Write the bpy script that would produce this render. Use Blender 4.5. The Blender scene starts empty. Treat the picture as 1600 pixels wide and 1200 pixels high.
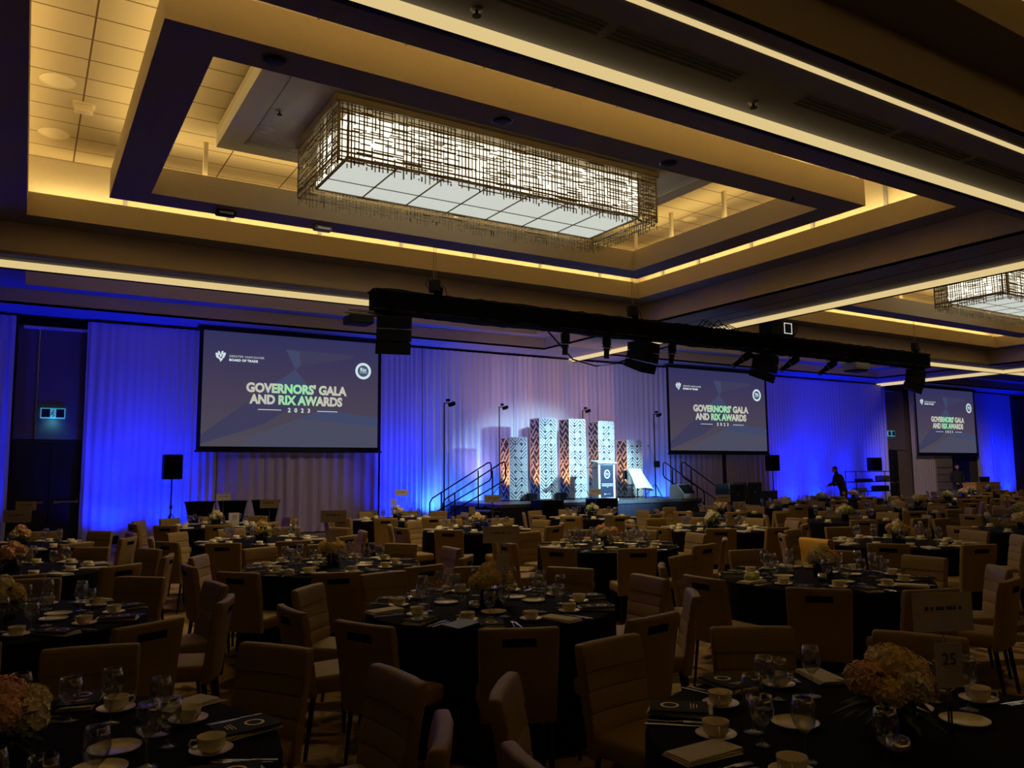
import bpy, bmesh, math, random
from mathutils import Vector, Matrix, Euler
random.seed(7)
R = math.radians
PI = math.pi
S = bpy.context.scene
C = S.collection

# ------------------------------------------------------------------ camera
cd = bpy.data.cameras.new('camera'); cam = bpy.data.objects.new('camera', cd); C.objects.link(cam)
cd.sensor_fit = 'HORIZONTAL'; cd.sensor_width = 36.0; cd.lens = 36.0 * 1240.0 / 1600.0
cd.clip_start = 0.05; cd.clip_end = 200
yaw, pit, rol = R(31.5), R(6.3), R(-0.5)
f = Vector((math.sin(yaw)*math.cos(pit), math.cos(yaw)*math.cos(pit), math.sin(pit)))
r0 = Vector((math.cos(yaw), -math.sin(yaw), 0)); u0 = r0.cross(f)
rr = r0*math.cos(rol) + u0*math.sin(rol); uu = -r0*math.sin(rol) + u0*math.cos(rol)
m = Matrix((rr, uu, -f)).transposed().to_4x4(); m.translation = Vector((0, 0, 1.70))
cam.matrix_world = m
S.camera = cam

# ------------------------------------------------------------------ world, exposure
w = bpy.data.worlds.new('world'); S.world = w; w.use_nodes = True
w.node_tree.nodes['Background'].inputs[0].default_value = (0.02, 0.015, 0.02, 1)
w.node_tree.nodes['Background'].inputs[1].default_value = 0.1
S.view_settings.view_transform = 'Standard'; S.view_settings.look = 'None'
S.view_settings.exposure = 0.0; S.view_settings.gamma = 1.0; S.view_settings.use_curve_mapping = False

# ------------------------------------------------------------------ lights
def area(name, loc, d, sx, sy, power, col, spread=PI):
    l = bpy.data.lights.new(name, 'AREA'); l.shape = 'RECTANGLE'; l.size = sx; l.size_y = sy
    l.energy = power; l.color = col; l.spread = spread
    o = bpy.data.objects.new(name, l); C.objects.link(o); o.location = loc
    o.rotation_euler = Vector(d).to_track_quat('-Z', 'Y').to_euler()
    return o
def spot(name, loc, tgt, power, col, ang=40, blend=.6, size=.06):
    l = bpy.data.lights.new(name, 'SPOT'); l.energy = power; l.color = col
    l.spot_size = R(ang); l.spot_blend = blend; l.shadow_soft_size = size
    o = bpy.data.objects.new(name, l); C.objects.link(o); o.location = loc
    o.rotation_euler = (Vector(tgt)-Vector(loc)).to_track_quat('-Z', 'Y').to_euler()
    return o
WARM = (1.0, .73, .27)
BLUE = (0.0, .012, 1.0)
YW = 22.75                                                     # plane of the drapes
COFFERS = [(-.8, 14.5), (17.15, 32.45), (35.1, 50.4)]
# cove strips: on the ledges of the coffers and on top of the suspended frames
def cove(x0, x1, y0, y1, p, pr_):
    a, b = x0+.62, x1-.62; c, d = y0, y1; z = 6.755
    for (lx, ly, sx, sy, dx, dy) in (((a+b)/2, d+.035, b-a, .05, 0, .9), ((a+b)/2, c-.035, b-a, .05, 0, -.9)):
        area('coffer_light', (lx, ly, z), (dx, dy, 1), sx, sy, p*(b-a), WARM)
    for (lx, dx) in ((a-.035, -.9), (b+.035, .9)):
        l = area('coffer_light', (lx, (c+d)/2, z), (dx, 0, 1), d-c, .05, p*(d-c), WARM)
    return
cove(-.8, 14.5, 7.5, 16.1, 4.0, 0)
cove(17.15, 32.45, 7.5, 16.1, 4.0, 0)
cove(-.8, 14.5, -4.0, 4.0, 3.0, 0)
for xa in (6.85, 24.8):
    area('coffer_light', (xa, 18.5, 6.0), (0, .4, 1), 13.5, .06, 20, (1.0, .74, .40))  # added hidden strip that brightens the wall row of coffers
for dx in (0, 17.95):                                          # strips on top of the suspended frame
    area('frame_light', (6.77+dx, 8.66, 6.86), (0, 0, 1), 10.6, .45, 50, WARM)
    area('frame_light', (6.77+dx, 14.28, 6.86), (0, 0, 1), 10.6, .45, 50, WARM)
    area('frame_light', (1.28+dx, 11.45, 6.86), (0, 0, 1), .45, 5.4, 25, WARM)
    area('frame_light', (12.25+dx, 11.45, 6.86), (0, 0, 1), .45, 5.4, 25, WARM)
# blue uplights at the foot of the drapes
for x, p in ((-1.6, 170), (1.9, 150), (3.3, 150), (9.8, 190), (27.6, 190), (29.2, 230), (31.2, 120), (33.4, 120), (43.3, 170), (44.9, 200)):
    spot('blue_uplight', (x, YW-.60, .25), (x, YW-.05, 1.5), p*1.3, BLUE, 140, 1.0, .08)
    spot('blue_uplight', (x, YW-.95, .25), (x, YW-.05, 4.2), p*4.0, BLUE, 66, 1.0, .08)
for x, p in ((10.9, 60), (12.2, 60), (13.5, 40), (20.2, 60)):
    spot('azure_uplight', (x, YW-.45, .3), (x, YW, 2.2), p*3.6, (.02, .14, 1.0), 130, 1.0, .08)
# stage wash from the truss, then three added drape fills
LAV = (.40, .38, 1.0)
spot('wash_spot', (10.1, 14.2, 4.3), (13.0, 22.5, 3.3), 1500, (.34, .34, 1.0), 44, .9, .08)
spot('wash_spot', (11.26, 14.2, 4.3), (15.6, 22.5, 3.6), 1500, LAV, 44, .9, .08)
spot('wash_spot', (13.26, 14.2, 4.3), (18.8, 22.5, 3.4), 1500, LAV, 44, .9, .08)
spot('wash_spot', (15.4, 14.2, 4.3), (15.2, 19.3, 1.4), 1500, (.45, .80, 1.0), 26, .9, .08)
spot('wash_spot', (17.2, 14.2, 4.3), (15.2, 21.0, 1.5), 5200, (.42, .78, 1.0), 44, .9, .08)
spot('wash_spot', (18.8, 14.2, 4.3), (17.4, 20.4, 1.2), 1700, (.52, .90, .95), 24, .9, .08)
spot('wash_spot', (9.0, 14.2, 4.6), (6.6, 22.5, 1.0), 330, (.85, .66, .80), 30, 1, .1)  # added fill for the spill below the left screen, no fixture here
spot('wash_spot', (20.5, 14.2, 4.6), (23.4, 22.5, 1.0), 520, (.85, .66, .74), 28, 1, .1)  # added fill for the drapes below the middle screen
spot('wash_spot', (24.9, 14.2, 4.7), (37.8, 22.5, 1.4), 1700, (.85, .66, .60), 30, 1, .1)  # added fill for the area below the right screen
for x in (12.6, 15.6, 18.6):                                   # added floods behind the towers, standing in for stage bounce on the soffit
    spot('backdrop_fill', (x, 21.95, .95), (x, 22.6, 4.6), 90, (.60, .50, 1.0), 110, 1.0, .1)

# ------------------------------------------------------------------ materials
M = {}
def mat(name, col, rough=.6, metal=0., emit=None, es=1., bump=0., bs=60., spec=.5, var=0., vs=8.):
    m = bpy.data.materials.new(name); m.use_nodes = True; nt = m.node_tree; b = nt.nodes['Principled BSDF']
    b.inputs['Base Color'].default_value = (*col, 1); b.inputs['Roughness'].default_value = rough
    b.inputs['Metallic'].default_value = metal; b.inputs['Specular IOR Level'].default_value = spec
    if emit:
        b.inputs['Emission Color'].default_value = (*emit, 1); b.inputs['Emission Strength'].default_value = es
    if bump or var:
        tc = nt.nodes.new('ShaderNodeTexCoord')
        n = nt.nodes.new('ShaderNodeTexNoise'); n.inputs['Scale'].default_value = bs; n.inputs['Detail'].default_value = 3
        nt.links.new(tc.outputs['Object'], n.inputs['Vector'])
        if bump:
            bp = nt.nodes.new('ShaderNodeBump'); bp.inputs['Strength'].default_value = bump; bp.inputs['Distance'].default_value = .01
            nt.links.new(n.outputs['Fac'], bp.inputs['Height']); nt.links.new(bp.outputs['Normal'], b.inputs['Normal'])
        if var:
            n2 = nt.nodes.new('ShaderNodeTexNoise'); n2.inputs['Scale'].default_value = vs; n2.inputs['Detail'].default_value = 4
            nt.links.new(tc.outputs['Object'], n2.inputs['Vector'])
            mx = nt.nodes.new('ShaderNodeMix'); mx.data_type = 'RGBA'
            mx.inputs['A'].default_value = (*[c*(1-var) for c in col], 1); mx.inputs['B'].default_value = (*[min(1, c*(1+var)) for c in col], 1)
            nt.links.new(n2.outputs['Fac'], mx.inputs['Factor']); nt.links.new(mx.outputs['Result'], b.inputs['Base Color'])
    M[name] = m; return m
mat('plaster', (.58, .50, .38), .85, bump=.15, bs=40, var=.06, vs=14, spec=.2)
mat('soffit', (.25, .245, .30), .8, bump=.05, spec=.25)  # shade and blue spill on the undersides put into the colour
mat('panel', (.62, .62, .60), .7)
mat('tile_grid', (.22, .17, .11), .8)
mat('cove_glow', (.5, .45, .3), .6, emit=(1.0, .76, .34), es=.72)  # cove light on the beam edges, put in as an even glow
mat('black_metal', (.005, .005, .006), .55, .0, spec=.2)
mat('black_cloth', (.006, .006, .008), .95, spec=.1, bump=.2, bs=30)
mat('truss_cloth', (.0025, .0025, .003), .95, spec=.08, bump=.4, bs=12)
mat('grille', (.004, .004, .005), .8, spec=.1, bump=.5, bs=400)
mat('steel', (.55, .55, .56), .25, 1.)
mat('bronze', (.26, .20, .11), .5, .25)
mat('chair_vinyl', (.29, .19, .062), .55, bump=.25, bs=160, spec=.35, var=.08, vs=20)
mat('chair_leg', (.02, .015, .012), .35, .2)
mat('slot', (.01, .008, .007), .7)
mat('china', (.88, .78, .56), .25)
mat('napkin', (.62, .56, .46), .85, bump=.3, bs=90)
mat('booklet', (.022, .026, .022), .8, spec=.15)
mat('gold', (.65, .45, .16), .35, .7)
mat('paper', (.60, .55, .50), .7)
mat('ink', (.05, .05, .06), .7)
mat('vase', (.015, .018, .02), .15)
mat('leaf', (.05, .085, .02), .6)
mat('petal_yellow', (.85, .64, .26), .7)
mat('petal_cream', (.85, .76, .50), .7)
mat('petal_peach', (.86, .52, .30), .7)
mat('petal_green', (.45, .52, .16), .7)
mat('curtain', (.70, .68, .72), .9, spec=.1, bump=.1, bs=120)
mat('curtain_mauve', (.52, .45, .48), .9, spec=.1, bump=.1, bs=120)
mat('wall_fabric', (.20, .15, .12), .85, bump=.2, bs=90)
mat('door_dark', (.012, .011, .012), .5)
mat('screen_border', (.004, .004, .005), .8)
mat('stage_deck', (.10, .11, .13), .4)
mat('stage_skirt', (.02, .025, .06), .9)
mat('white_paint', (.78, .80, .82), .4)
mat('white_cloth', (.78, .80, .76), .85, bump=.2, bs=30)
mat('yellow_cloth', (.95, .52, .05), .8, bump=.3, bs=60)
mat('navy', (.01, .02, .06), .4)
mat('blue_paper', (.06, .09, .40), .5)
mat('wood_light', (.75, .40, .07), .45, var=.2, vs=6)
mat('suit', (.010, .010, .012), .85)
mat('skin', (.42, .22, .15), .55)
mat('hair', (.02, .014, .01), .7)
mat('stone', (.33, .27, .22), .7, var=.15)
mat('exit_glow', (.1, .4, .4), .5, emit=(.10, .55, .85), es=.5)
mat('exit_dark', (.01, .02, .03), .5)
mat('plastic_grey', (.35, .34, .36), .5)
mat('lamp_lens', (.1, .1, .3), .3, emit=(.3, .45, 1.0), es=2.0)
mat('white_glow', (.5, .5, .5), .5, emit=(1., 1., 1.), es=.7)
mat('chand_side', (.7, .65, .5), .6, emit=(1.0, .95, .74), es=1.45)
mat('chand_bottom', (.7, .7, .66), .5, emit=(.86, .92, .82), es=.66)

def glass():
    m = bpy.data.materials.new('glass'); m.use_nodes = True; nt = m.node_tree
    for n in list(nt.nodes): nt.nodes.remove(n)
    o = nt.nodes.new('ShaderNodeOutputMaterial'); mx = nt.nodes.new('ShaderNodeMixShader')
    t = nt.nodes.new('ShaderNodeBsdfTransparent'); g = nt.nodes.new('ShaderNodeBsdfGlossy'); g.inputs['Roughness'].default_value = .07
    t.inputs[0].default_value = (.93, .94, .95, 1)
    lw = nt.nodes.new('ShaderNodeLayerWeight'); lw.inputs['Blend'].default_value = .25
    mr = nt.nodes.new('ShaderNodeMapRange'); mr.inputs['To Min'].default_value = .10; mr.inputs['To Max'].default_value = .8
    nt.links.new(lw.outputs['Facing'], mr.inputs['Value']); nt.links.new(mr.outputs['Result'], mx.inputs[0])
    nt.links.new(t.outputs[0], mx.inputs[1]); nt.links.new(g.outputs[0], mx.inputs[2]); nt.links.new(mx.outputs[0], o.inputs[0])
    M['glass'] = m
glass()
def tiles():
    m = mat('ceiling_tile', (.62, .52, .36), .9, spec=.1); nt = m.node_tree; b = nt.nodes['Principled BSDF']
    tc = nt.nodes.new('ShaderNodeTexCoord'); br = nt.nodes.new('ShaderNodeTexBrick')
    br.offset = 0; br.inputs['Scale'].default_value = 1.0
    br.inputs['Brick Width'].default_value = 1.22; br.inputs['Row Height'].default_value = .61
    br.inputs['Mortar Size'].default_value = .012; br.inputs['Mortar Smooth'].default_value = 0; br.inputs['Bias'].default_value = 0
    br.inputs['Color1'].default_value = (.60, .50, .34, 1); br.inputs['Color2'].default_value = (.66, .55, .38, 1)
    br.inputs['Mortar'].default_value = (.16, .11, .06, 1)
    mp = nt.nodes.new('ShaderNodeMapping'); mp.inputs['Location'].default_value = (-.50, .1, 0); nt.links.new(tc.outputs['Object'], mp.inputs['Vector']); nt.links.new(mp.outputs[0], br.inputs['Vector']); nt.links.new(br.outputs['Color'], b.inputs['Base Color'])
tiles()
def carpet():
    m = mat('carpet', (.2, .15, .1), .95, spec=.05); nt = m.node_tree; b = nt.nodes['Principled BSDF']
    tc = nt.nodes.new('ShaderNodeTexCoord')
    mp = nt.nodes.new('ShaderNodeMapping'); mp.inputs['Scale'].default_value = (.9, 1.3, 1); mp.inputs['Rotation'].default_value = (0, 0, .6)
    n = nt.nodes.new('ShaderNodeTexNoise'); n.inputs['Scale'].default_value = 1.3; n.inputs['Detail'].default_value = 5; n.inputs['Distortion'].default_value = 1.6
    cr = nt.nodes.new('ShaderNodeValToRGB'); e = cr.color_ramp.elements
    e[0].position = .44; e[0].color = (.09, .055, .028, 1); e[1].position = .50; e[1].color = (.46, .31, .15, 1)
    x = cr.color_ramp.elements.new(.62); x.color = (.36, .25, .13, 1)
    x = cr.color_ramp.elements.new(.66); x.color = (.10, .07, .045, 1)
    n2 = nt.nodes.new('ShaderNodeTexNoise'); n2.inputs['Scale'].default_value = 120
    bp = nt.nodes.new('ShaderNodeBump'); bp.inputs['Strength'].default_value = .5; bp.inputs['Distance'].default_value = .01
    nt.links.new(tc.outputs['Object'], mp.inputs['Vector']); nt.links.new(mp.outputs[0], n.inputs['Vector'])
    nt.links.new(n.outputs['Fac'], cr.inputs[0]); nt.links.new(cr.outputs[0], b.inputs['Base Color'])
    nt.links.new(tc.outputs['Object'], n2.inputs['Vector']); nt.links.new(n2.outputs['Fac'], bp.inputs['Height']); nt.links.new(bp.outputs[0], b.inputs['Normal'])
carpet()
def emis(name, col, s=1.):
    m = bpy.data.materials.new(name); m.use_nodes = True; nt = m.node_tree
    for n in list(nt.nodes): nt.nodes.remove(n)
    o = nt.nodes.new('ShaderNodeOutputMaterial'); e = nt.nodes.new('ShaderNodeEmission')
    e.inputs[0].default_value = (*col, 1); e.inputs[1].default_value = s; nt.links.new(e.outputs[0], o.inputs[0])
    M[name] = m; return m
emis('slide_mark', (.62, .74, .78)); emis('slide_line', (.55, .62, .55))
emis('slide_disc', (.045, .09, .16))
for i, c in enumerate([(.52, .52, .44), (.40, .62, .38), (.30, .74, .36), (.33, .72, .40), (.45, .62, .42), (.52, .52, .44)]): emis('slide_text_%d' % i, c)

# ------------------------------------------------------------------ helpers
def obj(name, bm, material, parent=None, smooth=False, angle=None):
    me = bpy.data.meshes.new(name)
    bm.normal_update(); bm.to_mesh(me); bm.free()
    mats = material if isinstance(material, (list, tuple)) else [material]
    for k in mats: me.materials.append(M[k])
    if smooth or angle:
        me.polygons.foreach_set('use_smooth', [True]*len(me.polygons))
        if angle: me.set_sharp_from_angle(angle=R(angle))
    o = bpy.data.objects.new(name, me); C.objects.link(o)
    if parent: o.parent = parent
    return o
def tag(o, label, cat, group=None, kind=None):
    if label: o['label'] = label
    if cat: o['category'] = cat
    if group: o['group'] = group
    if kind: o['kind'] = kind
    return o
def struct(o): o['kind'] = 'structure'; return o
def thing(name, label, cat, loc=(0, 0, 0), rz=0., group=None):
    o = bpy.data.objects.new(name, None); C.objects.link(o); o.empty_display_size = .1
    o.location = loc; o.rotation_euler = (0, 0, rz)
    return tag(o, label, cat, group)
def kids(o): return [c for c in CH.get(o.name, [])]
CH = {}
def dup(root, loc=None, rz=None, label=None, group=None, scale=None):
    c = root.copy(); C.objects.link(c)
    if loc is not None: c.location = loc
    if rz is not None: c.rotation_euler = (0, 0, rz)
    if scale: c.scale = scale
    if label: c['label'] = label
    if group: c['group'] = group
    for ch in root.children:
        d = ch.copy(); C.objects.link(d); d.parent = c
        for g in ch.children:
            e = g.copy(); C.objects.link(e); e.parent = d
    return c
def B(): return bmesh.new()
def box(bm, c, s, rot=None, bev=0., seg=1, mi=0, taper=None):
    mt = Matrix.Translation(c) @ ((rot if rot is not None else Matrix.Identity(4)))
    r = bmesh.ops.create_cube(bm, size=1.0)
    vs = r['verts']
    for v in vs:
        x, y, z = v.co.x*s[0], v.co.y*s[1], v.co.z*s[2]
        if taper and v.co.z > 0: x *= taper[0]; y *= taper[1]
        v.co = Vector((x, y, z))
    if bev:
        es = {e for v in vs for e in v.link_edges}
        rb = bmesh.ops.bevel(bm, geom=list(es), offset=bev, segments=seg, affect='EDGES', profile=.5)
        vs = list({v for fa in rb['faces'] for v in fa.verts} | {v for v in vs if v.is_valid})
    for v in vs: v.co = mt @ v.co
    if mi:
        for fa in {fa for v in vs for fa in v.link_faces}: fa.material_index = mi
    return vs
def bx(bm, x0, x1, y0, y1, z0, z1, **k): return box(bm, ((x0+x1)/2, (y0+y1)/2, (z0+z1)/2), (abs(x1-x0), abs(y1-y0), abs(z1-z0)), **k)
def quad(bm, pts, mi=0):
    fa = bm.faces.new([bm.verts.new(p) for p in pts]); fa.material_index = mi; return fa
def tube(bm, pts, r, seg=8, mi=0, cap=True):
    pts = [Vector(p) for p in pts]; rings = []
    rs = r if isinstance(r, (list, tuple)) else [r]*len(pts)
    up = None
    for i, p in enumerate(pts):
        if i == 0: t = pts[1]-p
        elif i == len(pts)-1: t = p-pts[i-1]
        else: t = (pts[i+1]-p).normalized()+(p-pts[i-1]).normalized()
        t.normalize()
        if up is None: up = Vector((0, 0, 1)) if abs(t.z) < .9 else Vector((1, 0, 0))
        a = t.cross(up).normalized(); b = t.cross(a).normalized(); up = (-b if b.dot(up) < 0 else b)
        a = t.cross(up).normalized(); b = t.cross(a)
        rings.append([bm.verts.new(p + a*math.cos(2*PI*k/seg)*rs[i] + b*math.sin(2*PI*k/seg)*rs[i]) for k in range(seg)])
    fs = []
    for i in range(len(rings)-1):
        for k in range(seg):
            fs.append(bm.faces.new((rings[i][k], rings[i][(k+1) % seg], rings[i+1][(k+1) % seg], rings[i+1][k])))
    if cap:
        fs.append(bm.faces.new(rings[0][::-1])); fs.append(bm.faces.new(rings[-1]))
    for fa in fs: fa.material_index = mi
def lathe(bm, prof, seg=20, c=(0, 0, 0), mi=0, sx=1., sy=1.):
    rings = []
    for (r, z) in prof:
        if r < 1e-6: rings.append([bm.verts.new((c[0], c[1], c[2]+z))])
        else: rings.append([bm.verts.new((c[0]+r*sx*math.cos(2*PI*k/seg), c[1]+r*sy*math.sin(2*PI*k/seg), c[2]+z)) for k in range(seg)])
    for a, b in zip(rings, rings[1:]):
        for k in range(seg):
            k2 = (k+1) % seg
            if len(a) == 1 and len(b) == 1: continue
            if len(a) == 1: fa = bm.faces.new((a[0], b[k2], b[k]))
            elif len(b) == 1: fa = bm.faces.new((a[k], a[k2], b[0]))
            else: fa = bm.faces.new((a[k], a[k2], b[k2], b[k]))
            fa.material_index = mi
def text(name, s, size, loc, rot, material, parent, ext=.002, bold=0., align='CENTER', spacing=1.):
    cu = bpy.data.curves.new(name, 'FONT'); cu.body = s; cu.size = size; cu.extrude = ext; cu.offset = bold
    cu.align_x = align; cu.align_y = 'CENTER'; cu.space_character = spacing; cu.resolution_u = 3
    t = bpy.data.objects.new(name, cu); C.objects.link(t)
    bpy.context.view_layer.update()
    me = bpy.data.meshes.new_from_object(t.evaluated_get(bpy.context.evaluated_depsgraph_get()))
    bpy.data.objects.remove(t)
    ms = material if isinstance(material, (list, tuple)) else [material]
    me.materials.clear()
    for k in ms: me.materials.append(M[k])
    if len(ms) > 1:
        xs = [v.co.x for v in me.vertices]; a, b = min(xs), max(xs)
        for p in me.polygons:
            p.material_index = min(len(ms)-1, int((p.center.x-a)/(b-a+1e-6)*len(ms)))
    else:
        for p in me.polygons: p.material_index = 0
    o = bpy.data.objects.new(name, me); C.objects.link(o); o.location = loc; o.rotation_euler = rot
    if parent: o.parent = parent
    return o
FRONT = (PI/2, 0, 0)      # text facing -Y

# ================================================================== SHELL
XL, XR, YB, YF = -7.0, 52.0, -9.0, 23.1
bm = B(); quad(bm, [(XL, YB, 0), (XR, YB, 0), (XR, YF, 0), (XL, YF, 0)]); o = struct(obj('floor', bm, 'carpet')); o['label'] = 'patterned brown carpet'
for n, a, b in (('wall_far', (XL, YF), (XR, YF)), ('wall_right', (XR, YF), (XR, YB)), ('wall_near', (XR, YB), (XL, YB)), ('wall_left', (XL, YB), (XL, YF))):
    bm = B()
    dx, dy = b[0]-a[0], b[1]-a[1]; L_ = math.hypot(dx, dy); nx, ny = -dy/L_*.1, dx/L_*.1
    box(bm, ((a[0]+b[0])/2+nx*.5, (a[1]+b[1])/2+ny*.5, 3.9), (abs(dx)+abs(nx)+.2*(abs(dx) > 0), abs(dy)+abs(ny)+.2*(abs(dy) > 0), 7.8))
    struct(obj(n, bm, 'wall_fabric'))
Lz = 5.70; TZ = 7.5
rows = [(-5.2, 4.65, -4.6, 4.0, 6.3), (6.35, 16.7, 7.5, 16.1, 6.3), (17.85, 21.6, 18.4, 21.1, 6.08)]
# low soffit between coffers
bm = B()
xs = [XL]; 
for a, b in COFFERS: xs += [a, b]
xs.append(XR); ys = [YB]
for q in rows: ys += [q[0], q[1]]
ys.append(YF)
for i in range(len(xs)-1):
    for j in range(len(ys)-1):
        if i % 2 == 1 and j % 2 == 1: continue
        bx(bm, xs[i], xs[i+1], ys[j], ys[j+1], Lz, Lz+.06)
struct(obj('ceiling', bm, 'soffit'))
for (x0, x1) in COFFERS:
    for (y0, y1, i0, i1, sz) in rows:
        a0, a1 = x0+.62, x1-.62
        deep = sz > 6.2; top = TZ if deep else 6.7; led = 6.73 if deep else 6.7
        bm = B()
        def ringv(xa, xb, ya, yb, z0, z1, mi):      # vertical walls facing inwards
            P = [(xa, ya), (xb, ya), (xb, yb), (xa, yb)]
            for k in range(4):
                p, q = P[k], P[(k+1) % 4]
                quad(bm, [(p[0], p[1], z0), (q[0], q[1], z0), (q[0], q[1], z1), (p[0], p[1], z1)][::-1], mi)
        def ringh(o_, i_, z, mi):                   # flat ring facing down
            O = [(o_[0], o_[2]), (o_[1], o_[2]), (o_[1], o_[3]), (o_[0], o_[3])]
            I = [(i_[0], i_[2]), (i_[1], i_[2]), (i_[1], i_[3]), (i_[0], i_[3])]
            for k in range(4):
                k2 = (k+1) % 4
                quad(bm, [(*O[k], z), (*I[k], z), (*I[k2], z), (*O[k2], z)], mi)
        ringv(x0, x1, y0, y1, Lz, sz, 0)
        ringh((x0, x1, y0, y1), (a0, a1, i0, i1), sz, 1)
        ringv(a0, a1, i0, i1, sz, led, 0)
        if deep:
            ringh((a0, a1, i0, i1), (a0-.28, a1+.28, i0-.28, i1+.28), led, 0)
            ringv(a0-.28, a1+.28, i0-.28, i1+.28, led, top, 0)
            quad(bm, [(a0-.28, i0-.28, top), (a0-.28, i1+.28, top), (a1+.28, i1+.28, top), (a1+.28, i0-.28, top)], 2)
        else:
            quad(bm, [(a0, i0, top), (a0, i1, top), (a1, i1, top), (a1, i0, top)], 0)
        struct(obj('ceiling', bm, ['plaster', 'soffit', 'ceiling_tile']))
# joint strips on the cove upstand
bm = B()
for x in [1.4+1.9*i for i in range(7)]: bx(bm, x-.035, x+.035, 16.35, 16.385, 6.73, 7.5)
for y in [9.0, 10.7, 12.4, 14.1, 15.4]: bx(bm, 14.12, 14.155, y-.035, y+.035, 6.73, 7.5)
struct(obj('trim_1', bm, 'soffit'))
# valances at the edge of every beam, their cove light put in as glow
n = 2
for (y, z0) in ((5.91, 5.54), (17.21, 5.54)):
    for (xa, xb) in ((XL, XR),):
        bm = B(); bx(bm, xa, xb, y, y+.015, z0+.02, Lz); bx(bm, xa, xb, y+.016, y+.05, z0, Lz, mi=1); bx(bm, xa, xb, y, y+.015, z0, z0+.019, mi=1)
        struct(obj('trim_%d' % n, bm, ['cove_glow', 'black_metal'])); n += 1
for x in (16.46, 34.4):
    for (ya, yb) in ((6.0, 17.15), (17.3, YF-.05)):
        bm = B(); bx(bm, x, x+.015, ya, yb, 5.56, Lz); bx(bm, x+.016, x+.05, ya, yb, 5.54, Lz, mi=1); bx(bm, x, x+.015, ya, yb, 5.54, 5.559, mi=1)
        struct(obj('trim_%d' % n, bm, ['cove_glow', 'black_metal'])); n += 1
bm = B(); bx(bm, XL, XR, 4.84, 4.91, Lz-.012, Lz+.001); struct(obj('trim_%d' % n, bm, 'cove_glow')); n += 1
bm = B(); bx(bm, XL, XR, 22.95, 23.05, 5.50, Lz); struct(obj('trim_%d' % n, bm, 'black_metal')); n += 1
# track grooves in the soffit
bm = B()
bx(bm, XL, XR, 16.95, 16.98, Lz-.004, Lz+.01); bx(bm, 15.3, 15.33, 6.4, 16.9, Lz-.004, Lz+.01); bx(bm, 15.9, 15.92, 6.4, 16.9, Lz-.004, Lz+.01)
struct(obj('trim_%d' % n, bm, 'black_metal')); n += 1

# suspended frame, centre panel, chandelier
def frame_ring(dx):
    bm = B(); X0, X1, Y0, Y1 = 1.0+dx, 12.55+dx, 8.38, 14.58; x0, x1, y0, y1 = 1.58+dx, 11.95+dx, 8.92, 14.0; z0, z1 = 6.35, 6.82
    for (a, b, c, d) in ((X0, X1, Y0, y0), (X0, X1, y1, Y1), (X0, x0, y0, y1), (x1, X1, y0, y1)):
        bx(bm, a, b, c, d, z0, z1)
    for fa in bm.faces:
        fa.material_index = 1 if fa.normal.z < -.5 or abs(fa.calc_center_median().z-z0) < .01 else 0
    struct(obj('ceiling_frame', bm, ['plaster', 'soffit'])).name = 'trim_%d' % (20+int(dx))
    bm = B()
    for x in (2.45, 4.9, 7.4, 9.9): bx(bm, x+dx-.035, x+dx+.035, 14.2, 14.27, 6.82, 7.5)
    for y in (9.8, 11.4, 13.0): bx(bm, 12.2+dx, 12.27+dx, y-.035, y+.035, 6.82, 7.5)
    bx(bm, X1-.06, X1-.005, Y0+.005, Y0+.06, 6.82, 7.5); bx(bm, X1-.06, X1-.005, Y1-.06, Y1-.005, 6.82, 7.5)
    struct(obj('trim_%d' % (21+int(dx)), bm, 'plaster'))
    bm = B(); P = (2.45+dx, 10.8+dx, 9.75, 13.3)
    bx(bm, P[0], P[1], P[2], P[3], 7.12, 7.30)
    for (a, b, c, d) in ((P[0], P[1], P[2], P[2]+.35), (P[0], P[1], P[3]-.35, P[3]), (P[0], P[0]+.35, P[2]+.35, P[3]-.35), (P[1]-.35, P[1], P[2]+.35, P[3]-.35)):
        bx(bm, a, b, c, d, 7.08, 7.119)
    for k, (i, z) in enumerate(((.36, 7.10), (.42, 7.11))):
        for (a, b, c, d) in ((P[0]+i, P[1]-i, P[2]+i, P[2]+i+.03), (P[0]+i, P[1]-i, P[3]-i-.03, P[3]-i), (P[0]+i, P[0]+i+.03, P[2]+i, P[3]-i), (P[1]-i-.03, P[1]-i, P[2]+i, P[3]-i)):
            bx(bm, a, b, c, d, z, 7.119)
    bx(bm, P[0], P[0]+.02, P[2], P[3], 7.30, 7.42, mi=1); bx(bm, P[0]+.02, P[1], P[3]-.02, P[3], 7.30, 7.42, mi=1)
    struct(obj('trim_%d' % (22+int(dx)), bm, ['panel', 'plaster']))
frame_ring(0); frame_ring(17.95)

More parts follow.
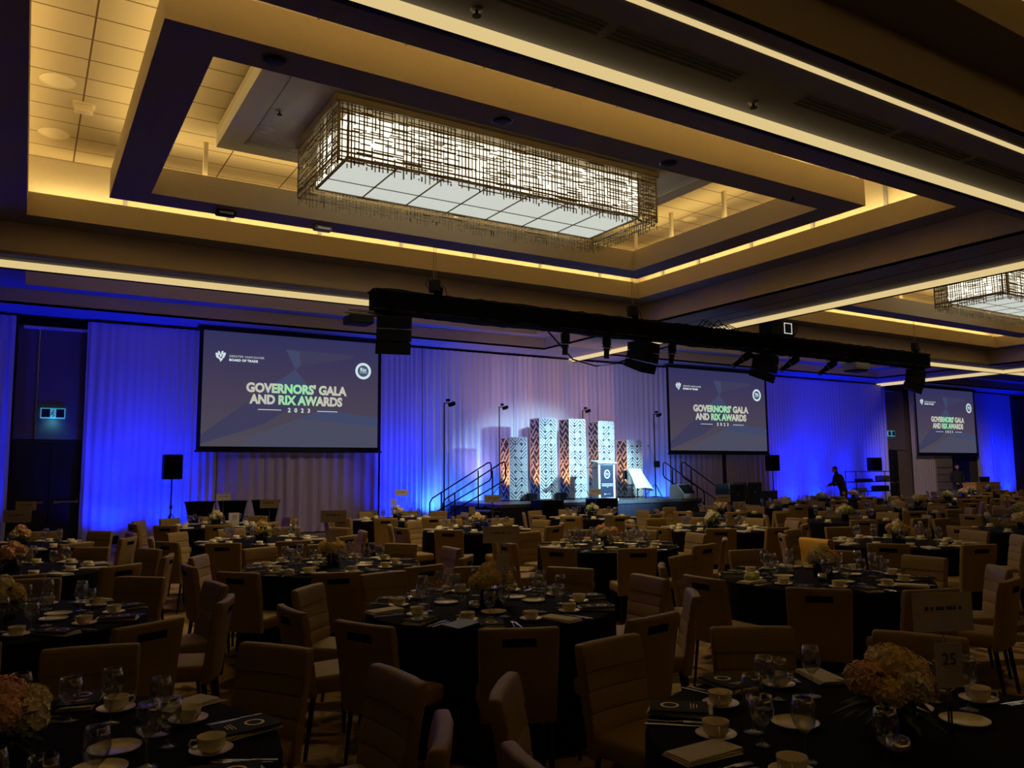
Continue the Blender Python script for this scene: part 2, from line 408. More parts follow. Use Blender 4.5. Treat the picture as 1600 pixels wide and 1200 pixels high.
def lattice(bm, w_, z0, z1, place, sp=.062):
    """random woven grid of flat bars in a plane; place(u,z,du,dz) adds one bar"""
    nx = int(w_/sp); nz = int((z1-z0)/.048)
    for i in range(nx+1):
        u = i*sp + random.uniform(-.012, .012); z = z1
        while z > z0+.02:
            ln = random.uniform(.25, .8)
            zz = max(z0 - random.uniform(-.12, .03), z-ln)
            if random.random() < .9: place(u, (z+zz)/2, random.choice((.014, .02)), z-zz)
            z = zz - random.choice((0, 0, .06))
    for j in range(nz+1):
        z = z0 + .08 + j*(z1-z0-.08)/nz + random.uniform(-.01, .01); u = 0
        while u < w_-.02:
            ln = random.uniform(.10, .55); u2 = min(w_, u+ln)
            if random.random() < .82: place((u+u2)/2, z+random.choice((0, .02, -.02)), u2-u, .016)
            u = u2 + random.choice((0, .0, .05))
def chandelier(dx, label):
    x0, x1, y0, y1, z0, z1 = 3.58+dx, 9.52+dx, 10.5, 12.42, 6.04, 7.0
    t = thing('chandelier', label, 'chandelier', ((x0+x1)/2, (y0+y1)/2, 7.08), 0, 'woven metal box chandeliers')
    ox, oy, oz = (x0+x1)/2, (y0+y1)/2, 7.08
    W, D = x1-x0, y1-y0
    bm = B(); bx(bm, -W/2-.06, W/2+.06, -D/2-.06, D/2+.06, -.10, 0, bev=.01); obj('canopy', bm, 'bronze', t)
    i = .22; zb = 6.27-oz
    bm = B()
    quad(bm, [(-W/2+i, -D/2+i, zb), (W/2-i, -D/2+i, zb), (W/2-i, -D/2+i, -.12), (-W/2+i, -D/2+i, -.12)])
    quad(bm, [(W/2-i, D/2-i, zb), (-W/2+i, D/2-i, zb), (-W/2+i, D/2-i, -.12), (W/2-i, D/2-i, -.12)])
    quad(bm, [(-W/2+i, D/2-i, zb), (-W/2+i, -D/2+i, zb), (-W/2+i, -D/2+i, -.12), (-W/2+i, D/2-i, -.12)])
    quad(bm, [(W/2-i, -D/2+i, zb), (W/2-i, D/2-i, zb), (W/2-i, D/2-i, -.12), (W/2-i, -D/2+i, -.12)])
    quad(bm, [(-W/2+i, -D/2+i, zb), (-W/2+i, D/2-i, zb), (W/2-i, D/2-i, zb), (W/2-i, -D/2+i, zb)], 1)
    obj('light_box', bm, ['chand_side', 'chand_bottom'], t)
    bm = B()
    for k in range(1, 7):
        x = -W/2+i+(W-2*i)*k/7; bx(bm, x-.012, x+.012, -D/2+i, D/2-i, zb-.012, zb-.002)
    y = D/2-i-(D-2*i)*.36; bx(bm, -W/2+i, W/2-i, y-.008, y+.008, zb-.011, zb-.001)
    for s in (-1, 1):
        bx(bm, -W/2+i, W/2-i, s*(D/2-i)-.015, s*(D/2-i)+.015, zb-.02, zb+.02); bx(bm, s*(W/2-i)-.015, s*(W/2-i)+.015, -D/2+i, D/2-i, zb-.02, zb+.02)
        for s2 in (-1, 1): bx(bm, s*(W/2-i)-.014, s*(W/2-i)+.014, s2*(D/2-i)-.014, s2*(D/2-i)+.014, zb, -.1)
    obj('frame', bm, 'bronze', t)
    a, b = z0-oz, z1-oz
    for s in (-1, 1):
        bm = B(); lattice(bm, W, a, b, lambda u, z, du, dz: bx(bm, -W/2+u-du/2, -W/2+u+du/2, s*D/2-.005, s*D/2+.005, z-dz/2, z+dz/2))
        for z in (a+.22, b-.12): bx(bm, -W/2, W/2, s*D/2-.012*s-.008, s*D/2-.012*s+.008, z-.012, z+.012)
        obj('lattice_screen', bm, 'bronze', t)
        bm = B(); lattice(bm, D, a, b, lambda u, z, du, dz: bx(bm, s*W/2-.005, s*W/2+.005, -D/2+u-du/2, -D/2+u+du/2, z-dz/2, z+dz/2))
        for z in (a+.22, b-.12): bx(bm, s*W/2-.012*s-.008, s*W/2-.012*s+.008, -D/2, D/2, z-.012, z+.012)
        obj('lattice_screen', bm, 'bronze', t)
        for s2 in (-1, 1):
            bm = B(); bx(bm, s*W/2-.02, s*W/2+.02, s2*D/2-.02, s2*D/2+.02, a+.1, b); obj('corner_post', bm, 'bronze', t)
chandelier(0, 'large glowing rectangular chandelier wrapped in woven bronze lattice, nearest the camera')
chandelier(17.95, 'second woven lattice chandelier, partly cut off at the right edge')
# a warm lamp inside the big chandeliers adds to the light box
for dx, pw in ((0, 125), (17.95, 80)):
    for k in range(4):
        spot('chandelier_lamp', (4.4+1.43*k+dx, 11.46, 6.24), (4.4+1.43*k+dx, 11.46, 0), pw, (1, .76, .40), 128, .6, .05)

# ceiling fittings
def disc_thing(name, label, cat, loc, r, h, m_, group=None, ring=None):
    t = thing(name, label, cat, loc, 0, group)
    bm = B(); lathe(bm, [(0, -h), (r*.8, -h), (r, -h*.3), (r, 0)], 24); obj('grille', bm, m_, t, angle=40)
    bm = B(); lathe(bm, [(r, 0), (r*1.08, 0), (r*1.08, -h*.5), (r, -h*.5), (r, 0)], 24); obj('rim', bm, ring or m_, t, angle=40)
mat('speaker_white', (.85, .75, .55), .6)
disc_thing('ceiling_speaker', 'round white ceiling speaker on left tiles, nearer of two', 'speaker', (.14, 12.98, 7.5), .22, .03, 'speaker_white', 'round ceiling speakers')
disc_thing('ceiling_speaker', 'round white ceiling speaker on left tiles, farther of two', 'speaker', (.15, 15.1, 7.5), .22, .03, 'speaker_white', 'round ceiling speakers')
disc_thing('ceiling_speaker', 'round ceiling speaker on tiles right of the big chandelier', 'speaker', (12.93, 13.1, 7.5), .16, .03, 'speaker_white', 'round ceiling speakers')
disc_thing('downlight', 'unlit round downlight in suspended frame above chandelier middle', 'downlight', (5.19, 8.66, 6.35), .13, .03, 'black_metal', 'unlit downlights', 'steel')
disc_thing('downlight', 'unlit round downlight in suspended frame above chandelier right end', 'downlight', (8.13, 8.65, 6.35), .13, .03, 'black_metal', 'unlit downlights', 'steel')
disc_thing('downlight', 'unlit round downlight in suspended frame near its left corner', 'downlight', (2.18, 8.62, 6.35), .13, .03, 'black_metal', 'unlit downlights', 'soffit')
disc_thing('downlight', 'grey round recess in centre panel left of chandelier', 'downlight', (2.98, 12.3, 7.12), .16, .02, 'panel', 'unlit downlights')
t = thing('ceiling_sensor', 'small white box mounted on the left ceiling tiles', 'sensor', (.52, 13.66, 7.5))
bm = B(); bx(bm, -.13, .13, -.08, .08, -.14, -.02, bev=.02, seg=2); obj('housing', bm, 'speaker_white', t, angle=40)
bm = B(); bx(bm, -.16, .16, -.1, .1, -.02, 0); obj('base_plate', bm, 'speaker_white', t)
def smoke_box(label, x, y, m_):
    t = thing('ceiling_projector_mount', label, 'light fitting', (x, y, 6.35))
    bm = B(); bx(bm, -.17, .17, -.09, .09, -.1, 0, bev=.03, seg=2); obj('housing', bm, m_, t, angle=40)
    bm = B(); bx(bm, -.12, .12, -.093, -.088, -.08, -.03); obj('lens', bm, 'steel', t)
    t.name = 'wall_washer'
smoke_box('small dark fitting under far edge of suspended frame, left one', 2.83, 14.3, 'black_metal')
smoke_box('small pale fitting under far edge of suspended frame, right one', 4.59, 14.3, 'plastic_grey')
def diffuser(label, xa, xb, y, along='x'):
    t = thing('air_diffuser', label, 'air vent', ((xa+xb)/2, y, Lz), 0, 'linear air diffusers in the dark beam')
    W = (xb-xa)/2
    bm = B(); bx(bm, -W, W, -.11, .11, -.006, 0); obj('face', bm, 'soffit', t)
    for k in range(3):
        bm = B(); bx(bm, -W+.01, W-.01, -.085+k*.065, -.05+k*.065, -.009, -.006); obj('slot', bm, 'slot', t)
for i_, (xa, xb, lb) in enumerate(((2.6, 4.3, 'leftmost linear air diffuser in the dark beam at top'), (4.4, 6.05, 'second linear air diffuser from left in the dark beam'), (7.0, 8.65, 'third linear air diffuser from left in the dark beam'), (8.75, 10.25, 'fourth linear air diffuser from left in the dark beam'), (10.35, 12.0, 'rightmost linear air diffuser in the dark beam'))):
    diffuser(lb, xa, xb, 5.4)
def sprinkler(label, x, y, z, group='ceiling sprinklers'):
    t = thing('sprinkler', label, 'sprinkler', (x, y, z), 0, group)
    bm = B(); lathe(bm, [(0, -.012), (.05, -.012), (.06, 0)], 14); obj('escutcheon', bm, 'plastic_grey', t, smooth=True)
    bm = B(); tube(bm, [(0, 0, -.01), (0, 0, -.06)], .014, 8); lathe(bm, [(0, -.066), (.04, -.066), (.04, -.06), (0, -.06)], 12); obj('head', bm, 'black_metal', t)
sprinkler('small dark sprinkler head near left end of dark beam', 3.16, 5.69, Lz)
sprinkler('small dark sprinkler head near middle of dark beam', 6.62, 5.69, Lz)
sprinkler('dark sprinkler head in grey panel left of chandelier', 3.01, 11.52, 7.12)
sprinkler('dark sprinkler head on tiles below right chandelier end', 10.4, 14.9, 7.5)
sprinkler('dark sprinkler head in suspended frame far left', 9.6, 14.3, 6.35)
sprinkler('sprinkler head in right arm of suspended frame', 11.0, 8.7, 6.35)

# ================================================================== DRAPES AND FAR WALL
def drape(label, x0, x1, m_='curtain', z0=.03, z1=5.62, y=YW, amp=.055, wl=.20, seed=1, group='pleated drapes along the far wall', flare=.0):
    rnd = random.Random(seed); bm = B(); st = .028; n_ = int((x1-x0)/st)
    ph = []; p = 0
    for i in range(n_+1):
        p += st/(wl*rnd.uniform(.55, 1.5))*2*PI; ph.append((p, rnd.uniform(.75, 1.1)))
    amps = [amp*(.6+.4*math.sin(i*.05+seed)) for i in range(n_+1)]
    nz = 9; grid = []
    for j in range(nz+1):
        fz = j/nz; row = []
        for i in range(n_+1):
            x = x0+i*st; a = amps[i]*ph[i][1]*(1.15-.55*fz)
            row.append(bm.verts.new((x + .012*math.sin(ph[i][0]*.37+fz*3), y + a*math.sin(ph[i][0]+.5*math.sin(fz*2.5+x)), z0+(z1-z0)*fz)))
        grid.append(row)
    for j in range(nz):
        for i in range(n_):
            bm.faces.new((grid[j][i], grid[j][i+1], grid[j+1][i+1], grid[j+1][i]))
    o = obj('drape', bm, m_, smooth=True)
    return tag(o, label, 'curtain', group)
drape('blue lit drape at far left edge, left of the dark double door', -6.6, -.32, seed=2)
drape('blue lit drape between dark double door and left screen', 1.22, 4.47, seed=3)
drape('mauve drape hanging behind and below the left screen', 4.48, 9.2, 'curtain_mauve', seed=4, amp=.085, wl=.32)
drape('bright blue drape between left screen and stage backdrop', 9.21, 10.61, seed=5, amp=.04)
drape('lilac stage backdrop drape, left panel behind the stairs', 10.62, 14.02, seed=6, amp=.07, wl=.24)
drape('lilac stage backdrop drape, middle panel behind patterned towers', 14.01, 17.62, seed=7, amp=.06, wl=.22)
drape('lilac stage backdrop drape, right panel beside middle screen', 17.61, 20.98, seed=8, amp=.06, wl=.24)
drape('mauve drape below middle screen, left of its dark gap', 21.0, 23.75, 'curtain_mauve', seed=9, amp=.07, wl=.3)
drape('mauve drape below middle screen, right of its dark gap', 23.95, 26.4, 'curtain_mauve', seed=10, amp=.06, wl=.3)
drape('blue lit drape right of middle screen behind person', 26.43, 34.75, seed=11)
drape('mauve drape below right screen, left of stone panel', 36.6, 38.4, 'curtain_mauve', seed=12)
drape('blue lit drape right of the right screen', 42.35, 45.95, seed=14)

def double_door(nm, x0, x1, zt, label, y=23.04):
    o = thing(nm, None, None, ((x0+x1)/2, y, 0)); o['kind'] = 'structure'; o['label'] = label
    W = (x1-x0)/2
    for s in (-1, 1):
        bm = B(); bx(bm, min(0, s*W)+.01*(s > 0), max(0, s*W)-.01*(s < 0), -.05, 0, .01, zt, bev=.005); d = obj('door_leaf', bm, 'door_dark', o)
        bm = B(); bx(bm, s*W*.15 if s > 0 else s*W*.88, s*W*.88 if s > 0 else s*W*.15, -.11, -.08, 1.02, 1.07); 
        for q in (.2, .84): bx(bm, s*W*q-.02, s*W*q+.02, -.09, -.045, 1.0, 1.09)
        obj('push_bar', bm, 'steel', d)
    bm = B()
    bx(bm, -W-.06, -W, -.06, 0, 0, zt+.06); bx(bm, W, W+.06, -.06, 0, 0, zt+.06); bx(bm, -W, W, -.06, 0, zt, zt+.06); obj('door_frame', bm, 'door_dark', o)
double_door('door_1', -.2, 1.30, 2.52, 'black double door at left')
double_door('door_2', 34.9, 35.72, 2.51, 'dark door right of blue drape')
double_door('door_3', 40.55, 41.85, 2.40, 'dark open doorway below right screen')
bm = B(); bx(bm, -.28, 1.26, 22.98, 23.03, 2.6, 5.45); struct(obj('trim_40', bm, 'wall_fabric'))
bm = B(); bx(bm, .17, .19, 22.95, 22.98, 2.6, 5.4); struct(obj('trim_41', bm, 'steel'))
bm = B(); bx(bm, 34.85, 36.5, 22.98, 23.03, 2.58, 5.45); struct(obj('trim_42', bm, 'wall_fabric'))
t = thing('track_light_bar', 'long pale bar across top of the left door recess', 'light bar', (.56, 22.93, 5.40))
bm = B(); bx(bm, -.75, .75, -.05, .05, -.05, .03, bev=.01); obj('housing', bm, 'plastic_grey', t)
bm = B(); bx(bm, -.73, .73, -.052, -.049, -.04, .02); obj('strip', bm, 'speaker_white', t)
t = thing('track_light_bar', 'short pale bar above door beside right screen', 'light bar', (35.3, 22.93, 5.40))
bm = B(); bx(bm, -.35, .35, -.05, .05, -.05, .03, bev=.01); obj('housing', bm, 'plastic_grey', t)
def exit_sign(label, x, z, y=22.92):
    t = thing('exit_sign', label, 'exit sign', (x, y, z), 0, 'glowing running figure exit signs')
    bm = B(); bx(bm, -.27, .27, 0, .05, -.13, .13); obj('housing', bm, 'exit_glow', t)
    bm = B(); bx(bm, -.25, -.06, -.006, -.001, -.1, .11); bx(bm, .07, .25, -.006, -.001, -.1, .11); obj('face', bm, 'exit_dark', t)
    bm = B(); lathe(bm, [(0, 0), (.018, .005), (.018, .02), (0, .03)], 10, (0.01, -.008, .06)); tube(bm, [(0, -.008, .05), (-.01, -.008, .0), (.03, -.008, -.04), (.0, -.008, -.09)], .009, 6)
    tube(bm, [(-.01, -.008, 0), (-.045, -.008, -.05)], .009, 6); tube(bm, [(-.045, -.008, .0), (0, -.008, .04), (.04, -.008, .02)], .007, 6); obj('running_figure', bm, 'exit_dark', t)
exit_sign('glowing green exit sign with running figure above left double door', .55, 3.25)
exit_sign('glowing green exit sign with running figure above door beside right screen', 35.3, 3.35)
spot('exit_glow_light', (.55, 22.8, 3.1), (.55, 23, 2.9), 4, (.1, .6, .9), 140, 1, .1)
t = thing('stone_panel', 'tan slatted panel standing below the right screen', 'panel', (39.1, 22.7, 0))
bm = B(); bx(bm, -.7, .7, -.05, .05, 0, 2.4); p_ = obj('body', bm, 'stone', t)
bm = B()
for z in (.6, 1.0, 1.35, 1.7): bx(bm, -.7, .7, -.056, -.051, z, z+.03)
obj('groove', bm, 'slot', t)

# ------------------------------------------------------------------ projection screens with the slide
def slide_bg():
    m = bpy.data.materials.new('slide_ground'); m.use_nodes = True; nt = m.node_tree
    for n_ in list(nt.nodes): nt.nodes.remove(n_)
    o = nt.nodes.new('ShaderNodeOutputMaterial'); e = nt.nodes.new('ShaderNodeEmission'); nt.links.new(e.outputs[0], o.inputs[0])
    tc = nt.nodes.new('ShaderNodeTexCoord'); sp = nt.nodes.new('ShaderNodeSeparateXYZ'); cr = nt.nodes.new('ShaderNodeValToRGB')
    nt.links.new(tc.outputs['Generated'], sp.inputs[0]); nt.links.new(sp.outputs['Z'], cr.inputs[0]); nt.links.new(cr.outputs[0], e.inputs[0])
    el = cr.color_ramp.elements; el[0].position = 0; el[0].color = (.075, .066, .085, 1); el[1].position = 1; el[1].color = (.030, .030, .105, 1)
    x = el.new(.5); x.color = (.060, .046, .085, 1); e.inputs[1].default_value = 1.0
    M['slide_ground'] = m
slide_bg()
emis('slide_a', (.052, .064, .135)); emis('slide_b', (.066, .068, .110)); emis('slide_c', (.046, .044, .098))
def screen(x0, x1, label, z0=2.44, z1=5.56, y=22.25):
    W = x1-x0; Hh = z1-z0
    t = thing('projection_screen', label, 'projection screen', ((x0+x1)/2, y, z0), 0, 'screens showing the gala slide')
    bm = B(); bx(bm, -W/2, W/2, -.004, .004, 0, Hh); obj('slide_image', bm, 'slide_ground', t)
    bm = B(); bx(bm, -W/2-.10, -W/2, -.012, .012, -.12, Hh+.12); bx(bm, W/2, W/2+.10, -.012, .012, -.12, Hh+.12); bx(bm, -W/2, W/2, -.012, .012, Hh, Hh+.12); bx(bm, -W/2, W/2, -.012, .012, -.12, 0); obj('black_border', bm, 'screen_border', t)
    bm = B(); tube(bm, [(-W/2-.13, 0, -.13), (W/2+.13, 0, -.13)], .03, 10); obj('bottom_bar', bm, 'screen_border', t)
    bm = B(); bx(bm, -W/2-.16, W/2+.16, -.07, .07, Hh+.0, Hh+.10, bev=.01); obj('housing', bm, 'screen_border', t)
    P = lambda u, v: ((u-.5)*W, 0, (1-v)*Hh)
    def poly(pts, m_, dy):
        bm = B(); 
        bm.faces.new([bm.verts.new((P(*p)[0], dy, P(*p)[2])) for p in pts[::-1]])
        obj('slide_shape', bm, m_, t)
    poly([(.0, .90), (.50, .30), (.56, .42), (.60, .52), (.33, .80), (.0, .98)], 'slide_c', -.006)
    poly([(.31, .52), (.50, .30), (.565, .42), (.60, .53)], 'slide_a', -.0075)
    poly([(.445, .12), (.50, .30), (.53, .26), (.84, .16), (.84, .13)], 'slide_c', -.008)
    poly([(.445, .12), (.50, .30), (.53, .26), (.52, .13)], 'slide_a', -.0085)
    poly([(.24, .92), (.66, .66), (1.0, .72), (1.0, 1.0), (.2, 1.0)], 'slide_b', -.009)
    poly([(.53, .745), (.68, .655), (1.0, .72), (1.0, .80)], 'slide_a', -.0095)
    y_ = -.02
    TX = ['slide_text_0', 'slide_text_0', 'slide_text_1', 'slide_text_2', 'slide_text_3', 'slide_text_4', 'slide_text_5', 'slide_text_5']
    a = text('slide_title', "GOVERNORS' GALA", .345, (P(.515, .487)[0], y_, P(0, .483)[2]), FRONT, TX, t, bold=.017)
    b = text('slide_title', "AND RIX AWARDS", .345, (P(.515, .487)[0], y_, P(0, .585)[2]), FRONT, TX, t, bold=.017)
    for q, ww in ((a, .575), (b, .53)):
        k = ww*W/q.dimensions.x; q.scale = (k, 1, 1)
    text('slide_year', '2 0 2 3', .165, (P(.525, 0)[0], y_, P(0, .672)[2]), FRONT, 'slide_mark', t, bold=.004, spacing=1.35)
    bm = B(); x, _, z = P(.36, .672); bx(bm, x-.32, x+.32, y_-.002, y_+.002, z-.01, z+.01); x, _, z = P(.69, .672); bx(bm, x-.3, x+.3, y_-.002, y_+.002, z-.01, z+.01); obj('slide_rule', bm, 'slide_line', t)
    # maple leaf mark made of petals, upper left
    bm = B(); cx, _, cz = P(.09, .22)
    for k, (du, dv, rr_, an) in enumerate(((-.09, .03, .07, .5), (.09, .05, .07, -.5), (-.045, .09, .055, .2), (.04, .10, .055, -.2), (-.08, -.03, .05, .9), (.07, -.02, .05, -.8), (0, .02, .055, 0), (-.02, -.07, .05, .5), (.03, -.08, .045, -.4), (0, -.125, .03, 0))):
        c_ = (cx+du, y_, cz+dv); ps = []
        for j in range(6):
            ax_ = 2*PI*j/6; px, pz = math.cos(ax_)*rr_*.55, math.sin(ax_)*rr_*1.0
            ps.append((c_[0]+px*math.cos(an)-pz*math.sin(an), y_-.0004*k, c_[2]+px*math.sin(an)+pz*math.cos(an)))
        quad(bm, ps)
    obj('leaf_mark', bm, 'slide_mark', t)
    text('slide_caption', 'GREATER VANCOUVER', .082, (P(.135, 0)[0], y_, P(0, .215)[2]), FRONT, 'slide_line', t, bold=.0, align='LEFT', spacing=1.12)
    text('slide_caption', 'BOARD OF TRADE', .088, (P(.135, 0)[0], y_, P(0, .248)[2]), FRONT, 'slide_mark', t, bold=.004, align='LEFT', spacing=1.05)
    cx, _, cz = P(.905, .275)
    bm = B()
    N = 32
    for k in range(N):
        a0, a1 = 2*PI*k/N, 2*PI*(k+1)/N
        quad(bm, [(cx+rq*math.cos(an), y_, cz+rq*math.sin(an)) for rq, an in ((.17, a0), (.245, a0), (.245, a1), (.17, a1))][::-1])
    obj('badge_ring', bm, 'slide_mark', t)
    bm = B(); quad(bm, [(cx+.168*math.cos(2*PI*k/N), y_-.001, cz+.168*math.sin(2*PI*k/N)) for k in range(N)]); obj('badge_disc', bm, 'slide_disc', t)
    text('badge_text', 'Rix', .15, (cx, y_-.006, cz+.035), FRONT, 'slide_mark', t, bold=.004)
    text('badge_text', 'AWARDS', .055, (cx, y_-.006, cz-.05), FRONT, 'slide_line', t)
screen(3.94, 8.92, 'large projection screen at left with the gala title slide')
screen(20.55, 25.8, 'middle projection screen right of stage with the gala title slide')
screen(36.35, 41.35, 'smallest projection screen at far right with the gala title slide')

# ================================================================== STAGE
SX0, SX1, SY0, SY1, SZ = 11.2, 18.75, 18.9, 22.3, .80
t = thing('stage', 'low stage platform with glossy deck and dark blue skirt', 'stage', (0, 0, 0))
bm = B(); bx(bm, SX0, SX1, SY0, SY1, SZ-.10, SZ, bev=.01); obj('deck', bm, 'stage_deck', t)
bm = B(); n_ = 160
def skirt(pts):
    for (p, q) in zip(pts, pts[1:]):
        L2 = math.hypot(q[0]-p[0], q[1]-p[1]); k_ = int(L2/.05); nx, ny = (q[1]-p[1])/L2, -(q[0]-p[0])/L2; prev = None
        for i in range(k_+1):
            s_ = i/k_; x = p[0]+(q[0]-p[0])*s_; y = p[1]+(q[1]-p[1])*s_; a = .012*math.sin(i*1.3)
            cur = (bm.verts.new((x+nx*a, y+ny*a, .01)), bm.verts.new((x+nx*a*.5, y+ny*a*.5, SZ-.1)))
            if prev: bm.faces.new((prev[0], cur[0], cur[1], prev[1]))
            prev = cur
skirt([(SX0+.03, SY1), (SX0+.03, SY0+.03), (SX1-.03, SY0+.03), (SX1-.03, SY1)]); obj('skirt', bm, 'stage_skirt', t, smooth=True)

def stairs(label, xa, xb, y0, y1, label_r):
    # xa foot, xb stage edge
    t = thing('stage_stairs', label, 'stairs', (0, 0, 0)); n_ = 4; d = (xb-xa)/n_
    for k in range(n_):
        z = SZ*(k+1)/(n_+1); x0_, x1_ = sorted((xa+d*k, xa+d*(k+1)))
        bm = B(); bx(bm, x0_, x1_, y0, y1, z-.04, z, bev=.005); obj('tread', bm, 'stage_deck', t)
    for y in (y0+.02, y1-.02):
        bm = B()
        box(bm, ((xa+xb)/2, y, SZ*.45), (math.hypot(xb-xa, SZ*.8), .03, .14), Matrix.Rotation(-math.atan2(SZ*.8, xb-xa) if xb > xa else math.atan2(SZ*.8, xa-xb), 4, 'Y')); obj('stringer', bm, 'black_metal', t)
    s = 1 if xb > xa else -1
    for y in (y0, y1):
        bm = B(); hx = xb + .18*s; r_ = .02
        def c_(pts): tube(bm, pts, r_, 8)
        bx0 = xa+.05*s
        top = [(bx0, y, .45), (bx0, y, .88), (bx0+.08*s, y, 1.00), (hx-.12*s, y, 1.95), (hx-.03*s, y, 1.96), (hx, y, 1.88), (hx, y, 1.55), (hx-.06*s, y, 1.45), (bx0+.06*s, y, .56), (bx0, y, .45)]
        c_(top)
        obj('handrail', bm, 'black_metal', t, smooth=True)
        for q in (.18, .78):
            x = bx0+(hx-bx0)*q; zt_ = 1.00+(1.95-1.0)*q
            bm = B(); tube(bm, [(x, y, .1+.4*q), (x, y, zt_)], .02, 8); obj('rail_post', bm, 'black_metal', t, smooth=True)
stairs('black handrail stairs rising to left end of stage', 9.4, SX0, 18.95, 19.75, '')
stairs('black handrail stairs at right end of stage below middle screen', 20.5, SX1, 19.6, 20.5, '')

# patterned towers
def tower(x, y, w_, d_, h, label, rz):
    t = thing('stage_tower', label, 'decorative tower', (x, y, SZ+.05), rz, 'white lattice towers on stage')
    bm = B(); bx(bm, -w_/2+.012, w_/2-.012, -d_/2+.012, d_/2-.012, -.05, h); obj('core', bm, 'tower_core', t)
    def cells(W, fn, name):
        bm = B(); nx = max(2, round(W/.205)); cw = W/nx; nz = round(h/cw); ch = h/nz
        band = [random.random() < .28 for _ in range(nz)]
        for j in range(nz):
            for i in range(nx):
                s = 1 if ((i + (j//4)) % 2 == 0) else -1
                u = (i+.5)*cw; z = (j+.5)*ch
                dots = band[j] if i % 2 else band[(j+2) % nz]
                for a in (-.5, 0, .5): fn(bm, u+a*cw*.5, z+a*ch*.5*s, cw*1.1 if a == 0 else cw*.75, .046, s*PI/4)
                if dots:
                    for a in (-.5, 0, .5): fn(bm, u+a*cw*.5, z-a*ch*.5*s, cw*1.1 if a == 0 else cw*.75, .046, -s*PI/4)
        # rim
        fn(bm, W/2, .012, W, .024, 0); fn(bm, W/2, h-.012, W, .024, 0); fn(bm, .012, h/2, .024, h, 0); fn(bm, W-.012, h/2, .024, h, 0)
        obj(name, bm, 'tower_white', t)
    def front(bm, u, z, du, dz, a):
        box(bm, (-w_/2+u, -d_/2, z), (du, .014, dz), Matrix.Rotation(a, 4, 'Y'))
    def left(bm, u, z, du, dz, a):
        box(bm, (-w_/2, -d_/2+u, z), (.014, du, dz), Matrix.Rotation(a, 4, 'X'))
    cells(w_, front, 'fretwork_panel'); cells(d_, left, 'fretwork_panel')
mat('tower_core', (.05, .05, .08), .6)
mat('tower_white', (.80, .80, .80), .45)
TW = [(12.97, 1.90, 'leftmost short white lattice tower on stage'), (14.08, 2.52, 'second from left tall white lattice tower on stage'), (15.22, 2.52, 'middle tall white lattice tower behind podium'), (16.4, 2.48, 'fourth tall white lattice tower partly behind podium'), (17.6, 1.88, 'rightmost short white lattice tower behind draped chair')]
for i, (x, h, lb) in enumerate(TW):
    tower(x, 21.1, .62, .62, h, lb, R(-4))
    spot('amber_uplight', (x-.75, 20.85, SZ+.12), (x-.31, 21.1, SZ+1.5), 170, (1.0, .42, .12), 72, 1, .04)

# podium
t = thing('podium', 'white podium with navy front panel at stage front', 'podium', (15.14, 19.25, SZ), R(-6))
bm = B(); bx(bm, -.30, .30, -.02, .36, .0, 1.12, bev=.01); obj('body', bm, 'white_paint', t)
bm = B(); bx(bm, -.36, .36, -.10, .42, 0, .06, bev=.01); obj('plinth', bm, 'white_paint', t)
bm = B(); box(bm, (0, .16, 1.17), (.68, .5, .04), Matrix.Rotation(R(8), 4, 'X'), bev=.008); obj('reading_top', bm, 'white_paint', t)
bm = B(); bx(bm, -.225, .225, -.034, -.021, .10, 1.08); pan = obj('front_panel', bm, 'navy', t)
bm = B()
for k in range(28):
    a0, a1 = 2*PI*k/28, 2*PI*(k+1)/28
    quad(bm, [(rq*math.cos(an)*.9, -.038, .80+rq*math.sin(an)*1.15) for rq, an in ((.085, a0), (.115, a0), (.115, a1), (.085, a1))][::-1])
obj('panel_ring', bm, 'white_paint', pan)
text('panel_text', 'Rix', .075, (0, -.038, .815), FRONT, 'white_paint', pan); text('panel_text', 'AWARDS', .026, (0, -.038, .77), FRONT, 'white_paint', pan)
text('panel_text', "GOVERNORS' GALA", .045, (0, -.038, .50), FRONT, 'white_paint', pan, bold=.001); text('panel_text', 'AND RIX AWARDS', .045, (0, -.038, .45), FRONT, 'white_paint', pan, bold=.001)
text('panel_text', '2 0 2 3', .025, (0, -.038, .41), FRONT, 'white_paint', pan)
bm = B(); lathe(bm, [(0, 0), (.02, .01), (.012, .04), (0, .045)], 8, (-.09, -.037, .175), sy=.05); obj('panel_mark', bm, 'white_paint', pan); text('panel_text', 'BOARD OF TRADE', .022, (.02, -.038, .2), FRONT, 'white_paint', pan)
t2 = thing('podium_microphone', 'thin gooseneck microphone on podium top', 'microphone', (15.14, 19.38, SZ+1.19))
bm = B(); tube(bm, [(0, 0, 0), (0, .0, .12), (-.03, .03, .22), (-.07, .08, .27)], .006, 6); obj('gooseneck', bm, 'black_metal', t2)
bm = B(); lathe(bm, [(0, -.02), (.014, -.01), (.014, .02), (0, .03)], 8, (-.08, .09, .28)); obj('capsule', bm, 'black_metal', t2)
t2 = thing('laptop', 'dark laptop edge jutting from podium left side', 'laptop', (14.72, 19.4, SZ+1.0))
bm = B(); bx(bm, -.14, .12, -.1, .1, -.015, .01, bev=.004); bx(bm, .1, .145, -.02, .02, -.02, 0); obj('base', bm, 'black_metal', t2)

